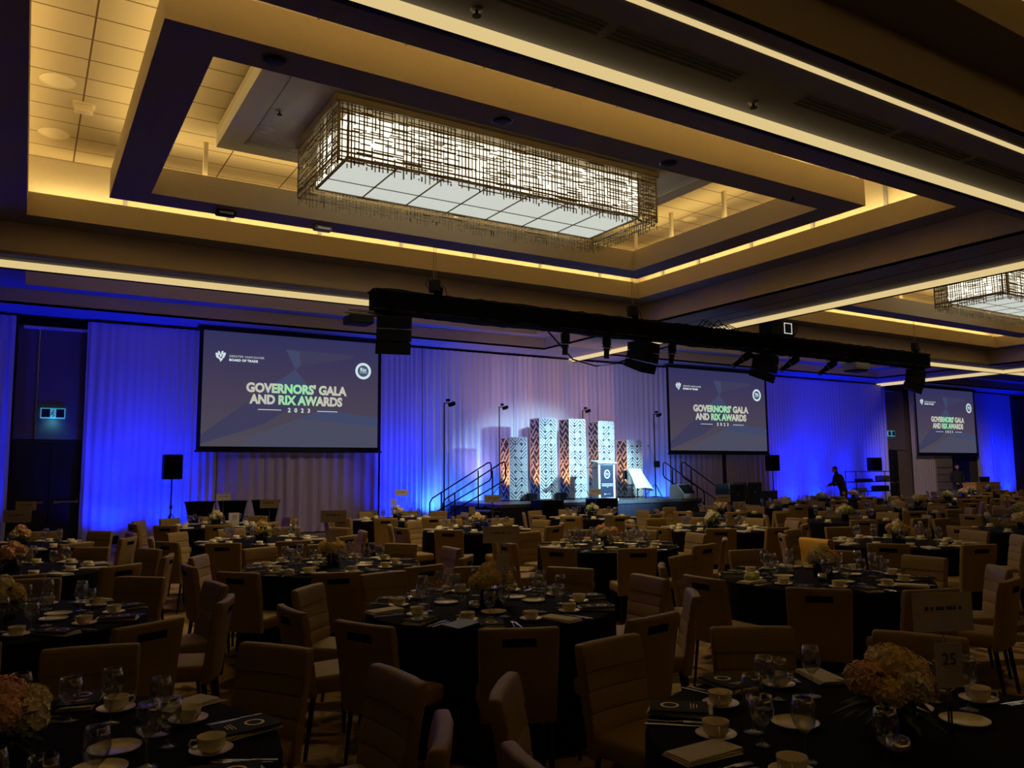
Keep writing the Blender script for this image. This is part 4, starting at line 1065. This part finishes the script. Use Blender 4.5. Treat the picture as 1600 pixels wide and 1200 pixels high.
def chair_seat_bm():
    bm = B(); box(bm, (0, -.155, .425), (.43, .39, .105), bev=.028, seg=3)
    for v in bm.verts:
        if v.co.z > .46: v.co.z += .012*(1-(v.co.x/.2)**2)*(1-((v.co.y+.155)/.2)**2)
        v.co.x *= 1-.10*max(0, v.co.y+.155)/.2
    return bm
def leg_bm(sx, sy):
    bm = B(); x, y = sx*.175, (-.31 if sy < 0 else .02)
    tube(bm, [(x, y, .38), (x*1.03, y-(.015 if sy < 0 else -.05), .0)], [.018, .013], 4); return bm
chair0 = thing('banquet_chair', 'x', 'chair')
obj('seat', chair_seat_bm(), 'chair_vinyl', chair0, angle=50)
obj('backrest', chair_back_bm(), ['chair_vinyl', 'slot'], chair0, angle=50)
for sx in (-1, 1):
    for sy in (-1, 1): obj('leg', leg_bm(sx, sy), 'chair_leg', chair0)
# far chair: the same shapes as one mesh
bm = B()
tmp = []
for g, mi in ((chair_seat_bm, 0), (chair_back_bm, 0)):
    b2 = g(); me = bpy.data.meshes.new('t'); b2.to_mesh(me); b2.free(); bm.from_mesh(me); bpy.data.meshes.remove(me)
nf = len(bm.faces)
for sx in (-1, 1):
    for sy in (-1, 1):
        b2 = leg_bm(sx, sy)
        for fa in b2.faces: fa.material_index = 2
        me = bpy.data.meshes.new('t'); b2.to_mesh(me); b2.free(); bm.from_mesh(me); bpy.data.meshes.remove(me)
chair1 = obj('banquet_chair', bm, ['chair_vinyl', 'slot', 'chair_leg'], angle=50); tag(chair1, 'x', 'chair')

# ================================================================== TABLES AND TABLEWARE
RT = .86
def cloth_bm(seed):
    bm = B(); n_ = 96; rnd = random.Random(seed); rings = []
    for (r_, z, a_) in ((0, .765, 0), (RT*.6, .765, 0), (RT-.01, .765, 0), (RT+.004, .758, 0), (RT+.008, .73, .004), (RT+.012, .5, .008), (RT+.02, .25, .018), (RT+.03, .01, .026)):
        if r_ == 0: rings.append([bm.verts.new((0, 0, z))]); continue
        rings.append([bm.verts.new(((r_+a_*math.sin(2*PI*k/n_*16+1.3*math.sin(2*PI*k/n_*3+seed)))*math.cos(2*PI*k/n_), (r_+a_*math.sin(2*PI*k/n_*16+1.3*math.sin(2*PI*k/n_*3+seed)))*math.sin(2*PI*k/n_), z)) for k in range(n_)])
    for a_, b_ in zip(rings, rings[1:]):
        for k in range(n_):
            k2 = (k+1) % n_
            if len(a_) == 1: bm.faces.new((a_[0], b_[k], b_[k2]))
            else: bm.faces.new((a_[k], b_[k], b_[k2], a_[k2]))
    return bm
cloth0 = tag(obj('tablecloth', cloth_bm(1), 'black_cloth', angle=45), 'x', 'tablecloth')
table0 = thing('banquet_table', 'x', 'table')
bm = B(); lathe(bm, [(0, .755), (.85, .755), (.85, .73), (0, .73)], 48); obj('tabletop', bm, 'wood_light', table0)
for k in range(4):
    a = PI/4+k*PI/2; bm = B(); tube(bm, [(.6*math.cos(a), .6*math.sin(a), .73), (.6*math.cos(a), .6*math.sin(a), 0)], .016, 8); obj('leg', bm, 'black_metal', table0)
# small items; z = 0 is the surface they stand on
bm = B(); lathe(bm, [(0, .006), (.04, .006), (.07, .016), (.072, .018), (.07, .013), (.04, 0), (0, 0)], 22); saucer0 = tag(obj('saucer', bm, 'china', smooth=True), 'x', 'saucer')
cup0 = thing('coffee_cup', 'x', 'cup')
bm = B(); lathe(bm, [(0, .004), (.025, .004), (.040, .018), (.045, .05), (.047, .052), (.047, .048), (.043, .016), (.027, 0), (0, 0)], 22); obj('bowl', bm, 'china', cup0, smooth=True)
bm = B(); tube(bm, [(.043, 0, .042), (.065, 0, .044), (.07, 0, .03), (.058, 0, .016), (.040, 0, .014)], .004, 6); obj('handle', bm, 'china', cup0, smooth=True)
cupf0 = (lambda bm: (lathe(bm, [(0, .005), (.05, .004), (.075, .016), (.05, .0), (0, 0)], 12), lathe(bm, [(.03, .006), (.044, .02), (.047, .056), (.04, .02), (0, .015)], 12), bm)[2])(B())
cupf0 = tag(obj('cup_and_saucer', cupf0, 'china', smooth=True), 'x', 'cup')
GP = [(0, .003), (.034, .003), (.036, .005), (.01, .009), (.0045, .02), (.004, .085), (.012, .095), (.032, .115), (.040, .145), (.038, .175), (.031, .205), (.030, .205), (.037, .175), (.038, .146), (.030, .118), (.010, .098), (0, .096)]
wine0 = tag(obj('wine_glass', (lambda bm: (lathe(bm, GP, 20), bm)[1])(B()), 'glass', smooth=True), 'x', 'wine glass')
GW = [(0, .003), (.036, .003), (.01, .009), (.005, .02), (.005, .055), (.015, .068), (.038, .095), (.042, .12), (.038, .165), (.037, .165), (.04, .12), (.036, .097), (.013, .07), (0, .066)]
water0 = tag(obj('water_goblet', (lambda bm: (lathe(bm, GW, 20), bm)[1])(B()), 'glass', smooth=True), 'x', 'glass')
glassf0 = tag(obj('wine_glass', (lambda bm: (lathe(bm, GP, 10), bm)[1])(B()), 'glass', smooth=True), 'x', 'wine glass')
def knife_bm():
    bm = B(); bx(bm, -.006, .006, -.11, -.02, .001, .006, bev=.002); vs = [(-.008, -.02), (.006, -.02), (.008, .06), (.003, .105), (-.006, .09)]
    a = [bm.verts.new((p[0], p[1], .004)) for p in vs]; b = [bm.verts.new((p[0], p[1], .002)) for p in vs]; bm.faces.new(a); bm.faces.new(b[::-1])
    for k in range(5): bm.faces.new((a[k], b[k], b[(k+1) % 5], a[(k+1) % 5]))
    return bm
knife0 = tag(obj('table_knife', knife_bm(), 'steel'), 'x', 'knife')
def fork_bm():
    bm = B(); tube(bm, [(0, -.10, .003), (0, -.02, .004), (0, .03, .008)], [.005, .003, .004], 6); bx(bm, -.011, .011, .03, .06, .006, .009)
    for x in (-.009, -.003, .003, .009): bx(bm, x-.0015, x+.0015, .06, .10, .006, .009)
    return bm
fork0 = tag(obj('table_fork', fork_bm(), 'steel'), 'x', 'fork')
def nap_bm():
    bm = B()
    for k in range(3): box(bm, (0, .004*k, .004+.006*k), (.13-.006*k, .24, .006), Matrix.Rotation(R(2*k-2), 4, 'Z'), bev=.002)
    return bm
napkin0 = tag(obj('folded_napkin', nap_bm(), 'napkin'), 'x', 'napkin')
book0 = thing('program_booklet', 'x', 'booklet')
bm = B(); bx(bm, -.075, .075, -.11, .11, 0, .006, bev=.0015); obj('cover', bm, 'booklet', book0)
bm = B()
for k in range(24):
    a0, a1 = 2*PI*k/24, 2*PI*(k+1)/24
    quad(bm, [(r_*math.cos(a), -.035+r_*math.sin(a), .0072) for r_, a in ((.026, a0), (.036, a0), (.036, a1), (.026, a1))])
text_h = obj('gold_emblem', bm, 'gold', book0)
bm = B()
for k, (w_, y) in enumerate(((.07, .045), (.06, .056), (.04, .068))): bx(bm, -w_/2, w_/2, y-.002, y+.002, .0062, .0072)
obj('gold_lettering', bm, 'gold', book0)
plate0 = tag(obj('side_plate', (lambda bm: (lathe(bm, [(0, .004), (.06, .004), (.085, .014), (.086, .016), (.084, .01), (.06, 0), (0, 0)], 24), bm)[1])(B()), 'china', smooth=True), 'x', 'plate')
sugar0 = tag(obj('sugar_bowl', (lambda bm: (lathe(bm, [(0, .004), (.03, .004), (.036, .03), (.034, .065), (.036, .067), (.038, .03), (.032, 0), (0, 0)], 18), bm)[1])(B()), 'steel', smooth=True), 'x', 'sugar bowl')

def blossom_bm(r_, n_, seed, petal=.022):
    bm = B(); rnd = random.Random(seed)
    bmesh.ops.create_icosphere(bm, subdivisions=2, radius=r_*.86)
    for i in range(n_):
        z = 1-2*(i+.5)/n_; a = i*2.399963; rr_ = math.sqrt(max(0, 1-z*z))
        if z < -.55: continue
        nn = Vector((rr_*math.cos(a), rr_*math.sin(a), z)); c_ = nn*r_*rnd.uniform(.9, 1.04)
        tx = nn.orthogonal().normalized(); ty = nn.cross(tx); q = rnd.uniform(0, PI); tx, ty = tx*math.cos(q)+ty*math.sin(q), ty*math.cos(q)-tx*math.sin(q)
        for s in range(4):
            an = s*PI/2; d = tx*math.cos(an)+ty*math.sin(an); e = nn.cross(d); p = petal*rnd.uniform(.8, 1.15)
            quad(bm, [c_, c_+d*p*.6+e*p*.42+nn*p*.25, c_+d*p+nn*p*.12, c_+d*p*.6-e*p*.42+nn*p*.25])
    return bm
def leaf_bm(seed, n_=26, r_=.15, h=.0):
    bm = B(); rnd = random.Random(seed)
    for i in range(n_):
        a = rnd.uniform(0, 2*PI); el = rnd.uniform(-.35, .75); d = Vector((math.cos(a)*math.cos(el), math.sin(a)*math.cos(el), math.sin(el))); s_ = d.cross(Vector((0, 0, 1))).normalized()
        b_ = Vector((0, 0, h))+d*r_*.5; ln = rnd.uniform(.6, 1.1)*r_
        quad(bm, [b_, b_+d*ln*.4+s_*.022, b_+d*ln+Vector((0, 0, -.02)), b_+d*ln*.4-s_*.022])
    return bm
PET = ['petal_yellow', 'petal_cream', 'petal_peach', 'petal_green']
def centrepiece(label, x, y, z, seed, palette, scale=1., detail=2):
    rnd = random.Random(seed)
    t = thing('flower_centrepiece', label, 'flowers', (x, y, z), rnd.uniform(0, 6), 'flower centrepieces')
    bm = B(); bx(bm, -.06, .06, -.06, .06, 0, .12, bev=.006); obj('vase', bm, 'vase', t)
    bm = leaf_bm(seed, 34, .125*scale, .13); obj('foliage', bm, 'leaf', t)
    n_ = 8 if detail > 1 else 5
    for i in range(n_):
        a = i*2*PI/(n_-1)+rnd.uniform(-.2, .2); r_ = .085*scale if i else 0; zz = .17+(.05*scale if i == 0 else rnd.uniform(-.02, .03))
        rb = rnd.uniform(.045, .062)*scale if i else .07*scale
        b_ = obj('blossom', blossom_bm(rb, 44 if detail > 1 else 22, seed*10+i, .024*scale if detail > 1 else .032), palette[i % len(palette)], t)
        b_.location = (r_*math.cos(a), r_*math.sin(a), zz)
    return t
# far centrepieces: one mesh each, a few variants
def far_centre(seed, pal):
    bm = B(); rnd = random.Random(seed); bx(bm, -.06, .06, -.06, .06, 0, .12)
    l = leaf_bm(seed, 24, .15, .13)
    for fa in l.faces: fa.material_index = 1
    me = bpy.data.meshes.new('t'); l.to_mesh(me); l.free(); bm.from_mesh(me)
    for i in range(6):
        a = i*2*PI/5; r_ = .09 if i else 0; b2 = blossom_bm(rnd.uniform(.05, .07), 18, seed*7+i, .035)
        for v in b2.verts: v.co += Vector((r_*math.cos(a), r_*math.sin(a), .17+(.05 if i == 0 else rnd.uniform(-.02, .03))))
        for fa in b2.faces: fa.material_index = 2+(i % 2)
        me = bpy.data.meshes.new('t'); b2.to_mesh(me); b2.free(); bm.from_mesh(me)
    return tag(obj('flower_centrepiece', bm, ['vase', 'leaf', *pal]), 'x', 'flowers')
FC = [far_centre(1, ['petal_cream', 'petal_yellow']), far_centre(2, ['petal_cream', 'petal_green']), far_centre(3, ['petal_peach', 'petal_cream'])]

def sign(x, y, z, zb, num, label, w_=.22, h=.11, rz=0., dx=0., txt='marks'):
    """card on a thin rod standing in the flowers"""
    t = thing('table_sign', label, 'sign', (x, y, z), rz, 'cards on thin rods')
    bm = B(); tube(bm, [(0, .0, .0), (0, .0, zb-z+h*.35)], .0035, 6); obj('rod', bm, 'steel', t)
    bm = B(); bx(bm, dx-w_/2, dx+w_/2, -.007, -.004, zb-z-h/2, zb-z+h/2); c_ = obj('card', bm, 'paper', t)
    if txt == 'marks':
        bm = B(); n_ = 14; x0_ = dx-w_*.30
        rnd = random.Random(int(x*100)); px = x0_
        while px < dx+w_*.28:
            ww = rnd.uniform(.006, .012); bx(bm, px, px+ww, -.0085, -.0072, zb-z-.004+h*.08, zb-z+.008+h*.08); px += ww+rnd.choice((.003, .003, .012))
        obj('printed_line', bm, 'ink', c_)
    elif txt:
        text('card_number', txt, .055, (dx, -.009, zb-z+.02), FRONT, 'ink', c_, ext=.0005)
    return t

def clock(ax, ay, tx, ty):
    """position word: six o'clock is nearest the camera"""
    base = math.atan2(-ty, -tx); a = math.atan2(ay-ty, ax-tx); d = (a-base) % (2*PI)      # 0 nearest, counter-clockwise goes to the right
    hr = (6-d/(PI/6)) % 12
    return hr
HW = {0: 'twelve', 1: 'one', 2: 'two', 3: 'three', 4: 'four', 5: 'five', 6: 'six', 7: 'seven', 8: 'eight', 9: 'nine', 10: 'ten', 11: 'eleven', 12: 'twelve'}
used = {}
def seatword(i, ang, tx, ty):
    hr = clock(tx+math.cos(ang), ty+math.sin(ang), tx, ty); return HW[int(round(hr))] + " o'clock"
ZT = .7655
first = {}
def place(proto, key, loc, rz, label, group):
    if not first.get(key):
        first[key] = True; proto.location = loc; proto.rotation_euler = (0, 0, rz); proto['label'] = label; proto['group'] = group; return proto
    return dup(proto, loc, rz, label, group)
NEAR = [
 ('A', 2.86, 4.98, 31, 'centre front table', 2), ('B', 2.68, 1.8, 27, 'table twenty five, lower right', 2), ('C', -.02, 3.12, 4, 'lower left corner table', 2),
 ('D', -.08, 6.24, 12, 'second left edge table', 2), ('E', -.05, 9.4, 20, 'third left edge table', 1), ('X', 0., 12.6, 5, 'fourth left edge table', 1),
 ('F', 2.72, 7.95, 0, 'table left of centre', 2), ('G', 2.87, 11.4, 22, 'table before cocktail stands', 1), ('H', 3.03, 15.3, 10, 'far table under left screen', 1),
 ('M', 5.95, 4.58, 33, 'right middle table', 2), ('K', 6.28, 8.0, 28, 'table before podium', 2), ('J', 6.31, 11.43, 8, 'table before stage stairs', 1), ('I', 6.45, 15.0, 24, 'far table by stage stairs', 1),
 ('O', 9.45, 6.13, 30, 'right table behind yellow cloth', 1), ('N', 9.42, 9.28, 14, 'table before road cases', 1), ('L', 9.85, 13.0, 3, 'far table at stage front', 1)]
SKIP = {('B', 207), ('B', 243), ('B', 279), ('B', 315), ('C', 220), ('C', 256), ('C', 184), ('M', 340)}
rnd = random.Random(11)
nth = 0
SEATS = []
def free(x, y, d=.52):
    if any((x-a)**2+(y-b)**2 < d*d for a, b in SEATS): return False
    SEATS.append((x, y)); return True
PLACED = []
for key, tx, ty, off, desc, det in NEAR:
    place(table0, 'table', (tx, ty, 0), 0, 'round banquet table under black cloth, the '+desc, 'round banquet tables')
    c_ = place(cloth0, 'cloth', (tx, ty, 0), rnd.uniform(0, 6), 'black floor length tablecloth on the '+desc, 'black tablecloths')
    nth += 1
    for k in range(10):
        deg = (off+36*k) % 360
        a = R(deg)+rnd.uniform(-.05, .05); cw = seatword(k, R(deg), tx, ty)
        rr_ = 1.265+rnd.uniform(-.005, .06)
        px, py = tx+rr_*math.cos(a), ty+rr_*math.sin(a)
        f_ = f.x*px+f.y*py
        g = 'tan chairs at the '+desc
        if (key, deg) not in SKIP and free(px, py, .40):
            rzc = a-PI/2+rnd.uniform(-.10, .10); PLACED.append((px, py, rzc))
            place(chair0, 'chair', (px, py, 0), rzc, 'tan upholstered banquet chair at %s of the %s' % (cw, desc), g)
        # place setting
        ca, sa = math.cos(R(deg)), math.sin(R(deg))
        def at(r_, s_): return (tx+r_*ca-s_*sa, ty+r_*sa+s_*ca)
        j = lambda q: rnd.uniform(-q, q)
        if key == 'B' and deg in (243, 279): continue
        s_ = .16+j(.02); r_ = .62+j(.02)
        x, y = at(r_, s_)
        if det == 2:
            place(saucer0, 'saucer', (x, y, ZT), 0, "round white saucer at %s on the %s" % (cw, desc), 'saucers')
            place(cup0, 'cup', (x, y, ZT+.0065), rnd.uniform(0, 6), "white coffee cup at %s on the %s" % (cw, desc), 'coffee cups')
            x, y = at(.46+j(.03), .06+j(.05)); place(wine0, 'wine', (x, y, ZT), 0, "clear wine glass at %s on the %s" % (cw, desc), 'wine glasses')
            if k % 2 == 0:
                x, y = at(.50+j(.02), -.08+j(.02)); place(water0, 'water', (x, y, ZT), 0, "clear water goblet at %s on the %s" % (cw, desc), 'water goblets')
            nr = R(deg)+PI/2+j(.3); x, y = at(.75, -.09); x2, y2 = x, y
            place(napkin0, 'napkin', (x, y, ZT), nr, "folded pale napkin at %s on the %s" % (cw, desc), 'folded napkins')
            if k % 3 != 1:
                place(book0, 'book', (x2, y2, ZT+.021), nr+j(.15), "dark gold lettered booklet at %s on the %s" % (cw, desc), 'program booklets')
            x, y = at(.76, .075); place(knife0, 'knife', (x, y, ZT), R(deg)+PI/2+j(.08), "steel knife at %s on the %s" % (cw, desc), 'knives')
            x, y = at(.76, .045); place(fork0, 'fork', (x, y, ZT), R(deg)+PI/2+j(.06), "steel fork at %s on the %s" % (cw, desc), 'forks')
            if k % 3 == 0:
                x, y = at(.33, -.02); place(plate0, 'plate', (x, y, ZT), 0, "small white plate at %s on the %s" % (cw, desc), 'side plates')
        else:
            place(cupf0, 'cupf', (x, y, ZT), 0, "white cup and saucer at %s on the %s" % (cw, desc), 'far cups and saucers')
            x, y = at(.48+j(.03), .05+j(.05)); place(glassf0, 'glassf', (x, y, ZT), 0, "clear stemmed glass at %s on the %s" % (cw, desc), 'far wine glasses')
            x, y = at(.75, -.09); place(napkin0, 'napkin', (x, y, ZT), R(deg)+PI/2+j(.4), "folded pale napkin at %s on the %s" % (cw, desc), 'folded napkins')
    x, y = tx-.22, ty-.16
    if det == 2: place(sugar0, 'sugar', (x, y, ZT), 0, 'small metal sugar bowl beside flowers on the '+desc, 'sugar bowls')
pal = dict(A=['petal_yellow'], B=['petal_yellow', 'petal_cream', 'petal_peach'], C=['petal_peach', 'petal_cream'], D=['petal_cream', 'petal_yellow'], E=['petal_peach'], X=['petal_peach', 'petal_yellow'], F=['petal_yellow'], G=['petal_yellow', 'petal_cream'], H=['petal_cream'], M=['petal_yellow', 'petal_cream', 'petal_peach'], K=['petal_peach', 'petal_cream'], J=['petal_cream', 'petal_yellow'], I=['petal_cream'], O=['petal_cream', 'petal_peach'], N=['petal_cream', 'petal_green'], L=['petal_green', 'petal_cream'])
cname = dict(petal_yellow='yellow', petal_cream='cream', petal_peach='peach', petal_green='green')
for i, (key, tx, ty, off, desc, det) in enumerate(NEAR):
    sc = {'A': 1.15, 'B': 1.15}.get(key, 1.)
    centrepiece('%s flower centrepiece in dark vase on the %s' % (' and '.join(cname[p] for p in pal[key][:2]), desc), tx, ty, ZT, i+20, pal[key], sc, det)
for key, dx_, dy_, zb, w_, h, txt, lb in (
    ('B', .14, -.12, 1.19, .23, .135, 'marks', 'large white card on rod above the flowers at lower right table'), ('B', .09, -.16, 1.02, .10, .15, '25', 'small number card reading 25 in the lower right flowers'),
    ('A', .16, .12, 1.24, .27, .12, 'marks', 'large white card on rod above the centre front flowers'), ('A', .02, -.13, 1.06, .09, .13, None, 'small upright number card in the centre front flowers'),
    ('F', .02, .05, 1.26, .26, .12, 'marks', 'large card on rod above flowers left of centre'), ('F', -.06, -.13, 1.08, .09, .12, None, 'small number card in flowers left of centre'),
    ('E', .02, 0, 1.30, .26, .12, 'marks', 'card on rod above the third left edge table'), ('X', .05, 0, 1.30, .26, .12, 'marks', 'card on rod above the fourth left edge table'),
    ('G', .1, 0, 1.28, .26, .12, 'marks', 'card on rod above table before cocktail stands'), ('H', .12, 0, 1.28, .26, .12, 'marks', 'card on rod above far table under left screen'),
    ('I', .1, 0, 1.30, .26, .12, 'marks', 'card on rod above far table by stage stairs'), ('I', -.12, -.1, 1.12, .12, .13, None, 'small number card on far table by stage stairs'),
    ('J', .30, 0, 1.26, .27, .12, 'marks', 'card on rod above table before stage stairs'), ('J', -.14, -.1, 1.08, .10, .13, None, 'small number card on table before stage stairs'),
    ('L', .0, -.1, 1.28, .26, .12, 'marks', 'card on rod above far table at stage front'), ('N', .25, 0, 1.24, .24, .12, 'marks', 'card on rod above table before road cases'),
    ('K', -.05, -.1, 1.08, .10, .14, None, 'small number card in flowers of table before podium')):
    tx, ty = [(q[1], q[2]) for q in NEAR if q[0] == key][0]
    sign(tx+dx_, ty+dy_, ZT, zb, 0, lb, w_, h, R(-24), 0, txt)

# odd things on the tables and chairs
o = obj('envelope', (lambda bm: (box(bm, (0, 0, .004), (.24, .12, .004), bev=.001), bm)[1])(B()), 'blue_paper'); o.location = (2.30, 4.36, ZT+.022); o.rotation_euler = (R(6), 0, R(28)); tag(o, 'bright blue envelope on near edge of centre front table', 'envelope')
o = obj('bread_roll', (lambda bm: (lathe(bm, [(0, 0), (.035, .004), (.046, .03), (.035, .062), (0, .072)], 16), bm)[1])(B()), 'napkin', smooth=True); o.location = (2.12, 7.38, ZT); tag(o, 'round pale roll on near edge of table left of centre', 'bread')
o = obj('crumpled_napkin', (lambda bm: (bmesh.ops.create_icosphere(bm, subdivisions=3, radius=.055), [setattr(v, 'co', Vector((v.co.x*1.3, v.co.y, v.co.z*.6+.033))*(1+.25*math.sin(v.co.x*90)*math.sin(v.co.y*70+2))) for v in bm.verts], bm)[2])(B()), 'petal_green'); o.location = (5.25, 4.75, ZT); tag(o, 'yellow green crumpled napkin on left of right middle table', 'napkin')
def drape_cloth(label, m_, x, y, w_, drop_f, drop_b, zt=.876):
    px, py, rz = min(PLACED, key=lambda q: (q[0]-x)**2+(q[1]-y)**2)
    yb = lambda z: .045+(z-.45)*.13+.08*max(0, z-.6)**1.5+.012
    bm = B(); n_ = 16; G = []
    P = [(yb(zt-drop_f)-.052, zt-drop_f), (yb(zt-drop_f*.5)-.050, zt-drop_f*.5), (yb(zt)-.048, zt-.03), (yb(zt)-.025, zt+.004), (yb(zt)+.025, zt+.004), (yb(zt)+.048, zt-.03), (yb(zt-drop_b*.5)+.052, zt-drop_b*.5), (yb(zt-drop_b)+.056, zt-drop_b)]
    for i in range(n_+1):
        u = -w_/2+w_*i/n_; G.append([bm.verts.new((u+.006*math.sin(j*2), p[0]+.004*math.sin(i*1.7+j)+(-.005 if j < 4 else .005), p[1]+.012*math.sin(i*.8)*(j in (0, 7)))) for j, p in enumerate(P)])
    for i in range(n_):
        for j in range(7): bm.faces.new((G[i][j], G[i+1][j], G[i+1][j+1], G[i][j+1]))
    o = obj('draped_cloth', bm, m_, smooth=True); o.location = (px, py, 0); o.rotation_euler = (0, 0, rz); return tag(o, label, 'cloth', 'cloths hung over chair backs')
drape_cloth('bright yellow shawl draped over a chair back behind the right middle table', 'yellow_cloth', 8.25, 6.4, .45, .26, .30)
drape_cloth('pale napkin hung over a chair back left of table before road cases', 'napkin', 8.6, 10.3, .24, .12, .14)
# ------------------------------------------------------------------ far right field of tables
ORD = ['first', 'second', 'third', 'fourth', 'fifth', 'sixth']
COLS = [(12.8, [6.3, 9.2, 12.3]), (16.0, [7.7, 10.4, 13.4]), (19.2, [8.6, 11.7, 14.8]), (22.4, [9.8, 12.9, 16.0]), (25.6, [11.2, 14.3]), (28.8, [12.6, 15.7]), (32.0, [13.6, 16.7])]
tot = 0
for ci, (cx_, ylist) in enumerate(COLS):
    for ri, cy_ in enumerate(ylist):
        tx, ty = cx_+rnd.uniform(-.15, .15), cy_+rnd.uniform(-.15, .15)
        desc = '%s right field column, %s table from right' % (ORD[min(5, ci)] if ci < 6 else 'last', ORD[ri])
        place(table0, 'table', (tx, ty, 0), 0, 'round table under black cloth, %s' % desc, 'round banquet tables')
        place(cloth0, 'cloth', (tx, ty, 0), rnd.uniform(0, 6), 'black tablecloth, %s' % desc, 'black tablecloths')
        nch = 8 if ci < 2 else 6
        cam_a = math.atan2(-ty, -tx)
        for k in range(nch):
            a = cam_a+ (k-(nch-1)/2)*2*PI/10 if nch < 8 else cam_a+k*2*PI/8+.2
            cw = seatword(k, a, tx, ty)
            if not free(tx+1.2*math.cos(a), ty+1.2*math.sin(a)): continue
            place(chair1, 'chair1', (tx+1.27*math.cos(a), ty+1.27*math.sin(a), 0), a-PI/2+rnd.uniform(-.1, .1), "tan chair at %s, %s" % (cw, desc), 'tan chairs in the right field'); tot += 1
        for k in range(6):
            a = k*PI/3+rnd.uniform(-.2, .2); cw = seatword(k, a, tx, ty)
            r_ = rnd.uniform(.42, .6); place(glassf0, 'glassf', (tx+r_*math.cos(a), ty+r_*math.sin(a), ZT), 0, 'stemmed glass at %s, %s' % (cw, desc), 'far wine glasses')
            if k % 2 == 0 or ci < 3:
                a += .25; place(cupf0, 'cupf', (tx+.68*math.cos(a), ty+.68*math.sin(a), ZT), 0, 'white cup and saucer at %s, %s' % (cw, desc), 'far cups and saucers')
        v = (ci+ri) % 3
        place(FC[v], 'fc%d' % v, (tx, ty, ZT), rnd.uniform(0, 6), '%s flower centrepiece, %s' % (('cream and yellow', 'cream and green', 'peach and cream')[v], desc), 'far flower centrepieces')
        if ri == 0 or ci == 1:
            sign(tx-.25, ty-.2, ZT, .93, 0, 'small white card on rod, %s' % desc, .16, .12, R(-50), 0, None)
print('TABLES', nth, 'OBJ', len(bpy.data.objects))
